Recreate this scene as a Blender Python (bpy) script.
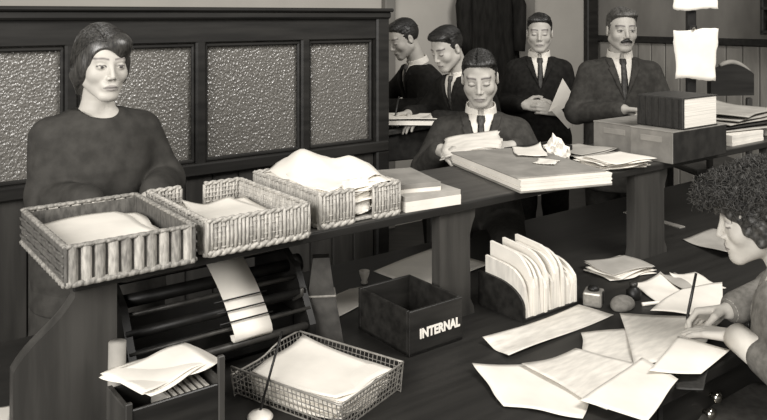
import bpy, bmesh, math, random
import numpy as np
from mathutils import Vector, Matrix

for _o in list(bpy.data.objects):
    bpy.data.objects.remove(_o)
scene = bpy.context.scene
COL = scene.collection
PI = math.pi

# ------------------------------------------------------------------ camera, world, lights, exposure
cam_d = bpy.data.cameras.new('camera')
cam_d.sensor_width = 36.0
cam_d.lens = 36.14
cam_d.shift_y = -0.2542            # level view camera with a falling front: verticals stay vertical
cam_d.clip_start = 0.05
cam = bpy.data.objects.new('camera', cam_d)
cam.location = (0, 0, 1.65)
cam.rotation_euler = (PI / 2, 0, 0)
COL.objects.link(cam)
scene.camera = cam

world = bpy.data.worlds.new('world')
scene.world = world
world.use_nodes = True
world.node_tree.nodes['Background'].inputs[0].default_value = (1.0, 0.965, 0.90, 1)
world.node_tree.nodes['Background'].inputs[1].default_value = 0.24


def area(name, loc, target, sx, sy, power, col=(1, 0.97, 0.935)):
    l = bpy.data.lights.new(name, 'AREA')
    l.shape = 'RECTANGLE'; l.size = sx; l.size_y = sy; l.energy = power; l.color = col
    o = bpy.data.objects.new(name, l)
    o.location = loc
    o.rotation_euler = (Vector(target) - Vector(loc)).to_track_quat('-Z', 'Y').to_euler()
    COL.objects.link(o)
    return o


area('tall_window_light', (-1.7, -1.7, 2.55), (0.6, 2.4, 1.0), 2.4, 1.8, 300)
area('far_fill_light', (2.6, 1.0, 4.2), (1.9, 5.2, 1.1), 2.2, 1.6, 235)  # added fill that brightens the back wall and far men, no window there

scene.view_settings.view_transform = 'Standard'
scene.view_settings.look = 'None'
scene.view_settings.gamma = 1.0
scene.view_settings.use_curve_mapping = False
scene.view_settings.exposure = 0.0

# ------------------------------------------------------------------ frame of the desk: u along it, v across it
A = math.radians(37.1)
CA, SA = math.cos(A), math.sin(A)


def W(u, v, z=0.0):
    return Vector((CA * u - SA * v, SA * u + CA * v, z))


# ------------------------------------------------------------------ materials
MATS = {}


def g(v, t=0.5):
    # warm sepia grey
    return (v, v * 0.952, v * 0.86, 1)


class NT:
    def __init__(s, name):
        s.m = bpy.data.materials.new(name); s.m.use_nodes = True
        s.t = s.m.node_tree; s.b = s.t.nodes['Principled BSDF']

    def n(s, typ, **kw):
        nd = s.t.nodes.new(typ)
        for k, v in kw.items():
            setattr(nd, k, v)
        return nd

    def l(s, a, b):
        s.t.links.new(a, b)


def mat(name, c1, c2=None, rough=0.6, scale=(20, 20, 20), detail=4, bump=0.0, bscale=None, spec=0.4, bdist=0.002,
        metal=0.0, ramp=(0.35, 0.65), tone=False, sheen=0.0):
    if name in MATS:
        return MATS[name]
    k = NT(name)
    c2 = c2 if c2 is not None else c1
    tc = k.n('ShaderNodeTexCoord')
    mp = k.n('ShaderNodeMapping'); mp.inputs['Scale'].default_value = scale
    k.l(tc.outputs['Object'], mp.inputs[0])
    nz = k.n('ShaderNodeTexNoise'); nz.inputs['Scale'].default_value = 1; nz.inputs['Detail'].default_value = detail
    k.l(mp.outputs[0], nz.inputs['Vector'])
    cr = k.n('ShaderNodeValToRGB')
    cr.color_ramp.elements[0].position = ramp[0]; cr.color_ramp.elements[0].color = g(c1)
    cr.color_ramp.elements[1].position = ramp[1]; cr.color_ramp.elements[1].color = g(c2)
    k.l(nz.outputs[0], cr.inputs[0])
    out = cr.outputs[0]
    if tone:
        at = k.n('ShaderNodeAttribute'); at.attribute_name = 'tone'
        mx = k.n('ShaderNodeMix', data_type='RGBA', blend_type='MULTIPLY'); mx.inputs[0].default_value = 1
        k.l(out, mx.inputs[6]); k.l(at.outputs['Color'], mx.inputs[7])
        out = mx.outputs[2]
    k.l(out, k.b.inputs['Base Color'])
    k.b.inputs['Roughness'].default_value = rough
    k.b.inputs['Specular IOR Level'].default_value = spec
    k.b.inputs['Metallic'].default_value = metal
    if bump:
        mp2 = k.n('ShaderNodeMapping'); mp2.inputs['Scale'].default_value = bscale or scale
        k.l(tc.outputs['Object'], mp2.inputs[0])
        n2 = k.n('ShaderNodeTexNoise'); n2.inputs['Scale'].default_value = 1; n2.inputs['Detail'].default_value = 3
        k.l(mp2.outputs[0], n2.inputs['Vector'])
        bp = k.n('ShaderNodeBump'); bp.inputs['Strength'].default_value = bump; bp.inputs['Distance'].default_value = bdist
        k.l(n2.outputs[0], bp.inputs['Height']); k.l(bp.outputs[0], k.b.inputs['Normal'])
    MATS[name] = k.m
    return k.m


M = {}
M['desk'] = mat('desk_top_dark', 0.014, 0.022, 0.45, (3, 40, 40), 5, 0.15, spec=0.35)
M['wood'] = mat('dark_oak', 0.028, 0.048, 0.5, (30, 30, 2.5), 5, 0.25, spec=0.35)
M['woodh'] = mat('dark_oak_lengthwise', 0.032, 0.056, 0.45, (2.5, 40, 40), 5, 0.25, spec=0.4)
M['frame'] = mat('partition_wood', 0.011, 0.022, 0.5, (3, 30, 30), 4, 0.15, spec=0.3)
M['wicker'] = mat('wicker', 0.14, 0.30, 0.6, (160, 160, 40), 3, 0.4, (220, 220, 60))
M['wickerpale'] = mat('wicker_pale', 0.26, 0.46, 0.6, (160, 160, 40), 3, 0.4, (220, 220, 60))
M['wickerdark'] = mat('wicker_dark', 0.06, 0.12, 0.65, (120, 120, 40), 3, 0.4, (220, 220, 60))
M['paper'] = mat('paper', 0.64, 0.74, 0.8, (9, 9, 9), 4, 0.12, (30, 30, 30), spec=0.15)
M['paperused'] = mat('paper_written', 0.52, 0.66, 0.8, (14, 60, 14), 6, 0.12, (30, 30, 30), spec=0.15)
M['papergrey'] = mat('paper_buff', 0.30, 0.38, 0.8, (12, 12, 12), 4, 0.1, (30, 30, 30), spec=0.15)
M['pages'] = mat('page_edges', 0.55, 0.80, 0.8, (3, 3, 700), 2, spec=0.1)
M['cloth'] = mat('book_cloth', 0.016, 0.03, 0.6, (90, 90, 90), 3, 0.2)
M['buff'] = mat('buff_board', 0.20, 0.27, 0.75, (14, 14, 14), 4, 0.1, spec=0.2)
M['card'] = mat('card_box', 0.17, 0.23, 0.75, (20, 20, 20), 4, 0.1, spec=0.2)
M['carddark'] = mat('card_box_dark_end', 0.014, 0.026, 0.7, (20, 20, 20), 4, 0.1, spec=0.2)
M['boxblack'] = mat('black_wood_box', 0.010, 0.022, 0.4, (6, 40, 40), 4, 0.15)
M['white'] = mat('white_paint', 0.8, 0.8, 0.6)
M['iron'] = mat('black_iron', 0.006, 0.012, 0.45, (30, 30, 30), 3, spec=0.3)
M['steel'] = mat('dull_steel', 0.032, 0.06, 0.45, (30, 30, 30), 3, metal=0.3)
M['wire'] = mat('basket_wire', 0.22, 0.32, 0.4, (60, 60, 60), 2, metal=0.4)
M['chrome'] = mat('nickel', 0.62, 0.7, 0.22, metal=1.0)
M['china'] = mat('china', 0.62, 0.72, 0.3, (20, 20, 20), 2)
M['skin'] = mat('skin', 0.36, 0.41, 0.55, (25, 25, 25), 3, 0.05, (300, 300, 300), spec=0.3, tone=True)
M['skinw'] = mat('skin_fair', 0.45, 0.50, 0.55, (25, 25, 25), 3, 0.05, (300, 300, 300), spec=0.3, tone=True)
M['hair'] = mat('hair_dark', 0.008, 0.026, 0.46, (260, 260, 40), 3, 0.35, (400, 400, 60), spec=0.5, bdist=0.002)
M['hairbr'] = mat('hair_brown', 0.010, 0.055, 0.5, (240, 240, 40), 3, 0.35, (400, 400, 60), spec=0.35, bdist=0.002)
M['hairgloss'] = mat('hair_glossy_brown', 0.012, 0.060, 0.34, (240, 240, 40), 3, 0.25, (400, 400, 60), spec=0.6, bdist=0.002)
M['hairfriz'] = mat('hair_loose_brown', 0.014, 0.062, 0.5, (90, 90, 90), 3, 0.2, (400, 400, 60), spec=0.4, bdist=0.002)
M['hairgrey'] = mat('hair_greying', 0.030, 0.11, 0.5, (260, 260, 40), 3, 0.35, (400, 400, 60), bdist=0.002)
M['suit'] = mat('suit_dark', 0.018, 0.030, 0.85, (40, 40, 40), 4, 0.3, (500, 500, 500), spec=0.1)
M['suitmid'] = mat('suit_charcoal', 0.034, 0.052, 0.85, (40, 40, 40), 4, 0.3, (500, 500, 500), spec=0.1)
M['suitblk'] = mat('suit_black', 0.010, 0.018, 0.85, (40, 40, 40), 4, 0.3, (500, 500, 500), spec=0.1)
M['dress'] = mat('dress_dark', 0.034, 0.050, 0.8, (25, 25, 25), 4, 0.3, (300, 300, 300), spec=0.12)
M['cardigan'] = mat('cardigan_knit', 0.13, 0.19, 0.9, (60, 60, 60), 4, 0.5, (240, 240, 240), spec=0.05)
M['shirt'] = mat('white_shirt', 0.62, 0.68, 0.75, (30, 30, 30), 3, spec=0.15)
M['tie'] = mat('tie', 0.016, 0.06, 0.6, (120, 30, 60), 3)
M['plaster'] = mat('plaster', 0.36, 0.41, 0.85, (2, 2, 2), 5, spec=0.1)
M['panel'] = mat('wall_panel', 0.14, 0.18, 0.7, (6, 6, 3), 4, spec=0.2)
M['dado'] = mat('dado_board', 0.20, 0.25, 0.7, (14, 14, 3), 4, spec=0.2)
M['floor'] = mat('floor_boards', 0.02, 0.035, 0.6, (3, 24, 10), 4, 0.1)
M['coat'] = mat('coat_black', 0.010, 0.018, 0.9, (30, 30, 8), 4, 0.3, (300, 300, 300), spec=0.06)
M['pencil'] = mat('pen_wood', 0.012, 0.02, 0.4)


def glass_mat():
    k = NT('hammered_glass')
    tc = k.n('ShaderNodeTexCoord')
    vo = k.n('ShaderNodeTexVoronoi'); vo.inputs['Scale'].default_value = 95
    k.l(tc.outputs['Object'], vo.inputs['Vector'])
    nz = k.n('ShaderNodeTexNoise'); nz.inputs['Scale'].default_value = 60; nz.inputs['Detail'].default_value = 2
    k.l(tc.outputs['Object'], nz.inputs['Vector'])
    ad = k.n('ShaderNodeMath', operation='ADD')
    k.l(vo.outputs['Distance'], ad.inputs[0]); k.l(nz.outputs[0], ad.inputs[1])
    bp = k.n('ShaderNodeBump'); bp.inputs['Strength'].default_value = 0.75; bp.inputs['Distance'].default_value = 0.006
    k.l(ad.outputs[0], bp.inputs['Height']); k.l(bp.outputs[0], k.b.inputs['Normal'])
    k.b.inputs['Base Color'].default_value = g(0.21)
    k.b.inputs['Roughness'].default_value = 0.24
    k.b.inputs['Specular IOR Level'].default_value = 0.8
    k.b.inputs['Transmission Weight'].default_value = 0.35
    return k.m


M['glass'] = glass_mat()
M['clear'] = mat('clear_glass', 0.7, 0.7, 0.08)
M['clear'].node_tree.nodes['Principled BSDF'].inputs['Transmission Weight'].default_value = 0.8


# ------------------------------------------------------------------ mesh helpers
def tag(o, label=None, cat=None, group=None, kind=None):
    if label: o['label'] = label
    if cat: o['category'] = cat
    if group: o['group'] = group
    if kind: o['kind'] = kind
    return o


def empty(name, loc=(0, 0, 0), rz=0.0, label=None, cat=None, group=None, kind=None):
    o = bpy.data.objects.new(name, None)
    o.empty_display_size = 0.1
    o.location = loc; o.rotation_euler = (0, 0, rz)
    COL.objects.link(o)
    return tag(o, label, cat, group, kind)


def link(name, me, m=None, parent=None, loc=(0, 0, 0), rot=(0, 0, 0)):
    o = bpy.data.objects.new(name, me)
    if m is not None and not me.materials:
        me.materials.append(m)
    o.location = loc; o.rotation_euler = rot
    COL.objects.link(o)
    if parent: o.parent = parent
    return o


class MB:
    """collects faces for one mesh"""
    def __init__(s):
        s.v = []; s.f = []

    def add(s, vs, fs):
        b = len(s.v)
        s.v += [tuple(x) for x in vs]; s.f += [tuple(i + b for i in q) for q in fs]
        return s

    def box(s, c, d, rz=0.0, R=None, taper=1.0):
        R = R or Matrix.Rotation(rz, 3, 'Z')
        vs = []
        for z in (-1, 1):
            t = taper if z > 0 else 1.0
            for x, y in ((-1, -1), (1, -1), (1, 1), (-1, 1)):
                vs.append(Vector(c) + R @ Vector((x * d[0] / 2 * t, y * d[1] / 2 * t, z * d[2] / 2)))
        return s.add(vs, [(3, 2, 1, 0), (4, 5, 6, 7), (0, 1, 5, 4), (1, 2, 6, 5), (2, 3, 7, 6), (3, 0, 4, 7)])

    def rbox(s, c, d, bev=0.004, rz=0.0, R=None, seg=1):
        bm = bmesh.new()
        bmesh.ops.create_cube(bm, size=1.0)
        for v in bm.verts:
            v.co = Vector((v.co.x * d[0], v.co.y * d[1], v.co.z * d[2]))
        bmesh.ops.bevel(bm, geom=bm.edges[:], offset=min(bev, min(d) * 0.45), segments=seg, affect='EDGES', profile=0.5)
        R = R or Matrix.Rotation(rz, 3, 'Z')
        bm.verts.index_update()
        vs = [Vector(c) + R @ v.co for v in bm.verts]
        fs = [[v.index for v in f.verts] for f in bm.faces]
        bm.free()
        return s.add(vs, fs)

    def tube(s, pts, r, n=8, closed=False):
        pts = [Vector(p) for p in pts]
        N = len(pts)
        rr = r if isinstance(r, (list, tuple)) else [r] * N
        vs = []; fs = []
        up = None
        for i, p in enumerate(pts):
            if closed:
                t = pts[(i + 1) % N] - pts[i - 1]
            else:
                t = pts[min(i + 1, N - 1)] - pts[max(i - 1, 0)]
            t.normalize()
            if up is None:
                up = t.orthogonal().normalized()
            else:
                up = (up - t * up.dot(t))
                up = up.normalized() if up.length > 1e-6 else t.orthogonal().normalized()
            b = t.cross(up)
            for k in range(n):
                a = 2 * PI * k / n
                vs.append(p + (up * math.cos(a) + b * math.sin(a)) * rr[i])
        R = N if closed else N - 1
        for i in range(R):
            for k in range(n):
                a = i * n + k; b = i * n + (k + 1) % n
                c = ((i + 1) % N) * n + (k + 1) % n; d = ((i + 1) % N) * n + k
                fs.append((a, b, c, d))
        if not closed:
            fs.append(tuple(range(n - 1, -1, -1)))
            fs.append(tuple((N - 1) * n + k for k in range(n)))
        return s.add(vs, fs)

    def lathe(s, prof, n=20, c=(0, 0, 0)):
        vs = []; fs = []
        for r, z in prof:
            for k in range(n):
                a = 2 * PI * k / n
                vs.append((c[0] + r * math.cos(a), c[1] + r * math.sin(a), c[2] + z))
        for i in range(len(prof) - 1):
            for k in range(n):
                fs.append((i * n + k, i * n + (k + 1) % n, (i + 1) * n + (k + 1) % n, (i + 1) * n + k))
        fs.append(tuple(range(n - 1, -1, -1)))
        fs.append(tuple((len(prof) - 1) * n + k for k in range(n)))
        return s.add(vs, fs)

    def prism(s, outline, axis, a, b):
        """outline of 2D points extruded along axis ('x','y','z') from a to b"""
        def P(p, t):
            if axis == 'x': return (t, p[0], p[1])
            if axis == 'y': return (p[0], t, p[1])
            return (p[0], p[1], t)
        n = len(outline)
        vs = [P(p, a) for p in outline] + [P(p, b) for p in outline]
        fs = [tuple(range(n)), tuple(range(2 * n - 1, n - 1, -1))]
        fs += [(i, (i + 1) % n + 0, (i + 1) % n + n, i + n) for i in range(n)]
        return s.add(vs, fs)

    def mesh(s, name, smooth=False):
        me = bpy.data.meshes.new(name)
        me.from_pydata(s.v, [], s.f)
        bm = bmesh.new(); bm.from_mesh(me)
        bmesh.ops.recalc_face_normals(bm, faces=bm.faces[:])
        bm.to_mesh(me); bm.free()
        if smooth: me.shade_smooth()
        return me

    def build(s, name, m, parent=None, loc=(0, 0, 0), rot=(0, 0, 0), smooth=False):
        return link(name, s.mesh(name, smooth), m, parent, loc, rot)


def smooth_angle(o, ang=40):
    o.data.shade_smooth()
    try:
        o.data.set_sharp_from_angle(angle=math.radians(ang))
    except Exception:
        pass
    return o


# ================================================================== THE SETTING
DESK_Z = 0.76
SHELF_Z = 1.10


def structure(name, mb, m, smooth=False):
    o = mb.build(name, m, None, smooth=smooth)
    return tag(o, kind='structure')


o = structure('floor', MB().box((1.5, 3.5, -0.02), (11, 13, 0.04)), M['floor'])
WB = 4.75      # back wall (along u)
WR = 6.2       # far wall (across u)
mb = MB(); mb.box((2.3, WB + 0.05, 1.5), (9.4, 0.1, 3.0))
o = structure('wall_back', mb, M['plaster']); o.rotation_euler = (0, 0, A)
mb = MB(); mb.box((WR + 0.05, 1.0, 1.5), (0.1, 7.5, 3.0))
wr = structure('wall_right', mb, M['panel']); wr.rotation_euler = (0, 0, A)
# posts and pilasters of the back wall
for i, (u, w, mm) in enumerate(((3.62, 0.10, 'panel'), (5.05, 0.42, 'panel'), (WR - 0.12, 0.16, 'frame'))):
    o = structure('trim_%d' % (i + 1), MB().rbox((u, WB - 0.03, 1.5), (w, 0.06, 3.0), 0.01), M[mm]); o.rotation_euler = (0, 0, A)
# dado boards and rail on the right-hand far wall
n = 0
for v in np.arange(-1.2, 4.7, 0.142):
    ob = MB().rbox((WR - 0.012, float(v), 0.70), (0.024, 0.134, 1.40), 0.006).build('dado_board', M['dado'], wr)
MB().rbox((WR - 0.03, 1.75, 1.425), (0.06, 6.0, 0.06), 0.008).build('dado_rail', M['frame'], wr)
for v in (1.35, 2.75):
    MB().rbox((WR - 0.025, v, 2.2), (0.05, 0.09, 1.5), 0.008).build('wall_stile', M['frame'], wr)

# ------------------------------------------------------------------ glazed partition
PV = 2.97
part = empty('glazed_partition', W(1.2, PV), A, 'dark wooden partition with hammered glass panes behind the standing woman', 'partition')
x0, x1 = -1.85, 1.045       # local u about 1.2
ZB, ZT = 1.045, 1.535
MB().rbox(((x0 + x1) / 2, 0.012, 0.52), (x1 - x0, 0.02, 1.04), 0.004).build('backing_panel', M['frame'], part)
for k in range(24):
    bx_ = x0 + (x1 - x0 - 0.07) * (k + 0.5) / 24
    MB().rbox((bx_, -0.010, 0.51), ((x1 - x0 - 0.07) / 24 - 0.004, 0.02, 1.00), 0.005).build('board', M['wood'], part)
MB().rbox(((x0 + x1) / 2, -0.012, ZB - 0.02), (x1 - x0, 0.075, 0.05), 0.006).build('sill_rail', M['frame'], part)
MB().rbox(((x0 + x1) / 2, 0, ZT + 0.055), (x1 - x0, 0.06, 0.105), 0.004).build('top_rail', M['frame'], part)
MB().rbox(((x0 + x1) / 2, -0.005, ZT + 0.115), (x1 - x0 + 0.02, 0.10, 0.035), 0.008).build('cornice', M['frame'], part)
MB().rbox(((x0 + x1) / 2, -0.005, ZT + 0.138), (x1 - x0 + 0.03, 0.13, 0.018), 0.006).build('cap_moulding', M['frame'], part)
mull = [-1.41, -0.91, -0.41, 0.095, 0.59]
for xm in mull:
    MB().rbox((xm, -0.004, (ZB + ZT) / 2), (0.045, 0.062, ZT - ZB + 0.02), 0.008).build('mullion', M['frame'], part)
MB().rbox((x1 - 0.03, 0, 0.83), (0.075, 0.085, 1.66), 0.008).build('end_post', M['frame'], part)
edges = [x0] + mull + [x1 - 0.06]
for a, b in zip(edges[:-1], edges[1:]):
    p = MB().box(((a + b) / 2, 0.006, (ZB + ZT) / 2), (b - a - 0.03, 0.006, ZT - ZB + 0.01)).build('glass_pane', M['glass'], part)
    # glazing beads round the pane
    bd = MB()
    for zz in (ZB + 0.012, ZT - 0.008):
        bd.rbox(((a + b) / 2, -0.012, zz), (b - a - 0.044, 0.018, 0.016), 0.005)
    for xx in (a + 0.028, b - 0.028):
        bd.rbox((xx, -0.012, (ZB + ZT) / 2), (0.014, 0.018, ZT - ZB - 0.01), 0.005)
    bd.build('glazing_bead', M['frame'], p)

# ------------------------------------------------------------------ desk
desk = empty('double_desk', W(1.9, 1.68), A, 'long dark wooden double desk strewn with papers', 'desk')
DU0, DU1, DV0, DV1 = 0.05, 3.9, 1.05, 2.30
cu, cv = 1.9, 1.68
MB().rbox(((DU0 + DU1) / 2 - cu, (DV0 + DV1) / 2 - cv, DESK_Z - 0.0175), (DU1 - DU0, DV1 - DV0, 0.035), 0.006, seg=2).build('top', M['desk'], desk)
for u in (0.12, 1.62, 2.62, 3.82):
    for v in (1.12, 2.23):
        MB().rbox((u - cu, v - cv, 0.362), (0.07, 0.07, 0.725), 0.006).build('leg', M['frame'], desk)
for v in (2.24,):
    MB().rbox((1.975 - cu, v - cv, 0.64), (3.6, 0.025, 0.17), 0.004).build('rear_apron', M['frame'], desk)
for u0, u1 in ((0.16, 0.86), (0.88, 1.58), (2.66, 3.78)):
    dr = MB().rbox(((u0 + u1) / 2 - cu, 1.095 - cv, 0.645), (u1 - u0, 0.03, 0.145), 0.006).build('drawer', M['frame'], desk)
    MB().lathe([(0.006, 0), (0.007, 0.01), (0.016, 0.016), (0.018, 0.024), (0.010, 0.031), (0.001, 0.033)], 14).build(
        'knob', M['chrome'], dr, ((u0 + u1) / 2 - cu, 1.08 - cv, 0.65), (PI / 2, 0, 0), True)
dr = MB().rbox((2.12 - cu, 1.095 - cv, 0.645), (0.92, 0.03, 0.145), 0.006).build('drawer', M['frame'], desk)
for uu, zz in ((1.845, 0.635), (1.875, 0.668)):
    MB().lathe([(0.006, 0), (0.007, 0.01), (0.014, 0.016), (0.016, 0.022), (0.010, 0.029), (0.001, 0.031)], 14).build(
        'knob', M['chrome'], dr, (uu - cu, 1.08 - cv, zz), (PI / 2, 0, 0), True)

# ------------------------------------------------------------------ raised shelf on uprights
SV0, SV1 = 1.664, 2.09
shelf = empty('raised_desk_shelf', W(1.9, 1.68), A, 'long raised wooden shelf on board uprights running along the desk', 'shelf')
MB().rbox(((0.45 + 3.9) / 2 - cu, (SV0 + SV1) / 2 - cv, SHELF_Z - 0.011), (3.45, SV1 - SV0, 0.022), 0.004, seg=2).build('shelf_board', M['woodh'], shelf)


MB().rbox(((0.45 + 3.9) / 2 - cu, SV0 - 0.003 - cv, SHELF_Z - 0.0125), (3.452, 0.010, 0.023), 0.003, seg=2).build('front_edging', M['frame'], shelf)


def upright(outline, v, th=0.034):
    mbx = MB().prism([(x - cu, z) for x, z in outline], 'y', v - th / 2 - cv, v + th / 2 - cv)
    return smooth_angle(mbx.build('upright', M['wood'], shelf), 30)


ZU = SHELF_Z - 0.022
crv = []
for i in range(15):
    t = i / 14
    crv.append((0.455 - 0.118 * (t - 0.05 * math.sin(2 * PI * t)), 1.062 - 0.125 * t))
upright([(0.336, DESK_Z), (0.542, DESK_Z), (0.542, ZU), (0.455, ZU)] + crv, 1.684)


def mid_upright(u0, u1, v):
    pts = [(u0 - 0.012, DESK_Z), (u1 + 0.012, DESK_Z), (u1 + 0.010, DESK_Z + 0.02), (u1 - 0.004, DESK_Z + 0.045), (u1 - 0.006, ZU - 0.08),
           (u1 + 0.004, ZU - 0.05), (u1 + 0.014, ZU - 0.03), (u1 + 0.016, ZU), (u0, ZU), (u0, DESK_Z + 0.05), (u0 - 0.008, DESK_Z + 0.02)]
    upright(pts, v)


mid_upright(1.468, 1.594, 1.690)
mid_upright(2.395, 2.585, 1.684)
mid_upright(3.35, 3.5, 1.684)
MB().rbox((2.2 - cu, 2.03 - cv, ZU - 0.03), (3.3, 0.025, 0.06), 0.004).build('shelf_batten', M['wood'], shelf)
#PART2
# ------------------------------------------------------------------ paper
def sheet_mesh(quad, z=0.0, amp=0.004, seed=0, th=0.0007, n=14, curl=None, rag=0.0):
    """quad: four (x,y) or (x,y,z); a sheet with soft waves, thickness th; curl: (corner index, height) list"""
    rnd = random.Random(seed)
    q = [Vector((p[0], p[1], p[2] if len(p) > 2 else 0.0)) for p in quad]
    ph = [rnd.uniform(0, 6.28) for _ in range(6)]
    fr = [rnd.uniform(2.0, 6.0) for _ in range(6)]
    vs = []; fs = []
    N = n + 1
    for i in range(N):
        for j in range(N):
            s_, t_ = i / n, j / n
            p = q[0] * (1 - s_) * (1 - t_) + q[1] * s_ * (1 - t_) + q[2] * s_ * t_ + q[3] * (1 - s_) * t_
            w = math.sin(fr[0] * s_ + ph[0]) * math.sin(fr[1] * t_ + ph[1]) + 0.5 * math.sin(fr[2] * (s_ + t_) + ph[2])
            p = p.copy(); p.z += z + amp * (w + 1.5) * 0.5
            wb_ = 0.012 * min(1.0, (q[1] - q[0]).length / 0.15)
            p.x += wb_ * math.sin(fr[3] * 1.4 * t_ + ph[3]) * (s_ - 0.5); p.y += wb_ * math.sin(fr[4] * 1.4 * s_ + ph[4]) * (t_ - 0.5)
            e = min(s_, 1 - s_, t_, 1 - t_)
            if rag and e == 0:
                p.x += rnd.uniform(-rag, rag); p.y += rnd.uniform(-rag, rag)
            for ci, h in (curl or []):
                cs, ct = ((0, 0), (1, 0), (1, 1), (0, 1))[ci]
                d = math.hypot(s_ - cs, t_ - ct)
                if d < 0.55:
                    p.z += h * (1 - d / 0.55) ** 2
            vs.append(p)
    b = len(vs)
    vs += [p - Vector((0, 0, th)) for p in vs]
    for i in range(n):
        for j in range(n):
            a = i * N + j
            fs.append((a, a + N, a + N + 1, a + 1)); fs.append((b + a, b + a + 1, b + a + N + 1, b + a + N))
    for i in range(n):
        for (a, c) in ((i * N, (i + 1) * N), ((i + 1) * N + n, i * N + n), (n * N + i, n * N + i + 1), (i + 1, i)):
            fs.append((a, a + b, c + b, c))
    m = MB().add(vs, fs)
    return m


def sheet(label, quad, z, m='paper', amp=0.004, seed=0, curl=None, th=0.0007, name='paper_sheet', group=None, rag=0.0, cat='paper'):
    cx = sum(p[0] for p in quad) / 4; cy = sum(p[1] for p in quad) / 4
    ql = [(p[0] - cx, p[1] - cy) + tuple(p[2:]) for p in quad]
    o = sheet_mesh(ql, 0.0, amp, seed, th, curl=curl, rag=rag).build(name, M[m], None, W(cx, cy, z), (0, 0, A), True)
    return tag(o, label, cat, group)


def rect(cx, cy, w, d, a=0.0):
    a = math.radians(a)
    c, s = math.cos(a), math.sin(a)
    return [(cx + x * c - y * s, cy + x * s + y * c) for x, y in ((-w / 2, -d / 2), (w / 2, -d / 2), (w / 2, d / 2), (-w / 2, d / 2))]


def pile(label, cu_, cv_, z, w, d, n, seed, spread=0.01, ang=5, rise=0.0022, m='paper', top=None, amp=0.004, hump=0.0, rz=0.0, name='paper_pile'):
    """a heap of loose sheets; each sheet is a part"""
    rnd = random.Random(seed)
    root = empty(name, W(cu_, cv_, z), A + math.radians(rz), label, 'papers')
    for k in range(n):
        qq = rect(rnd.uniform(-spread, spread), rnd.uniform(-spread, spread), w * rnd.uniform(0.94, 1.0), d * rnd.uniform(0.94, 1.0), rnd.uniform(-ang, ang))
        mbx = sheet_mesh(qq, k * rise, amp, seed * 31 + k // 2, curl=[(rnd.randrange(4), hump * rnd.uniform(0.2, 1.0))] if hump else None)
        mbx.build('sheet', M[m] if k < n - 1 or top is None else M[top], root, smooth=True)
    return root


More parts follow.
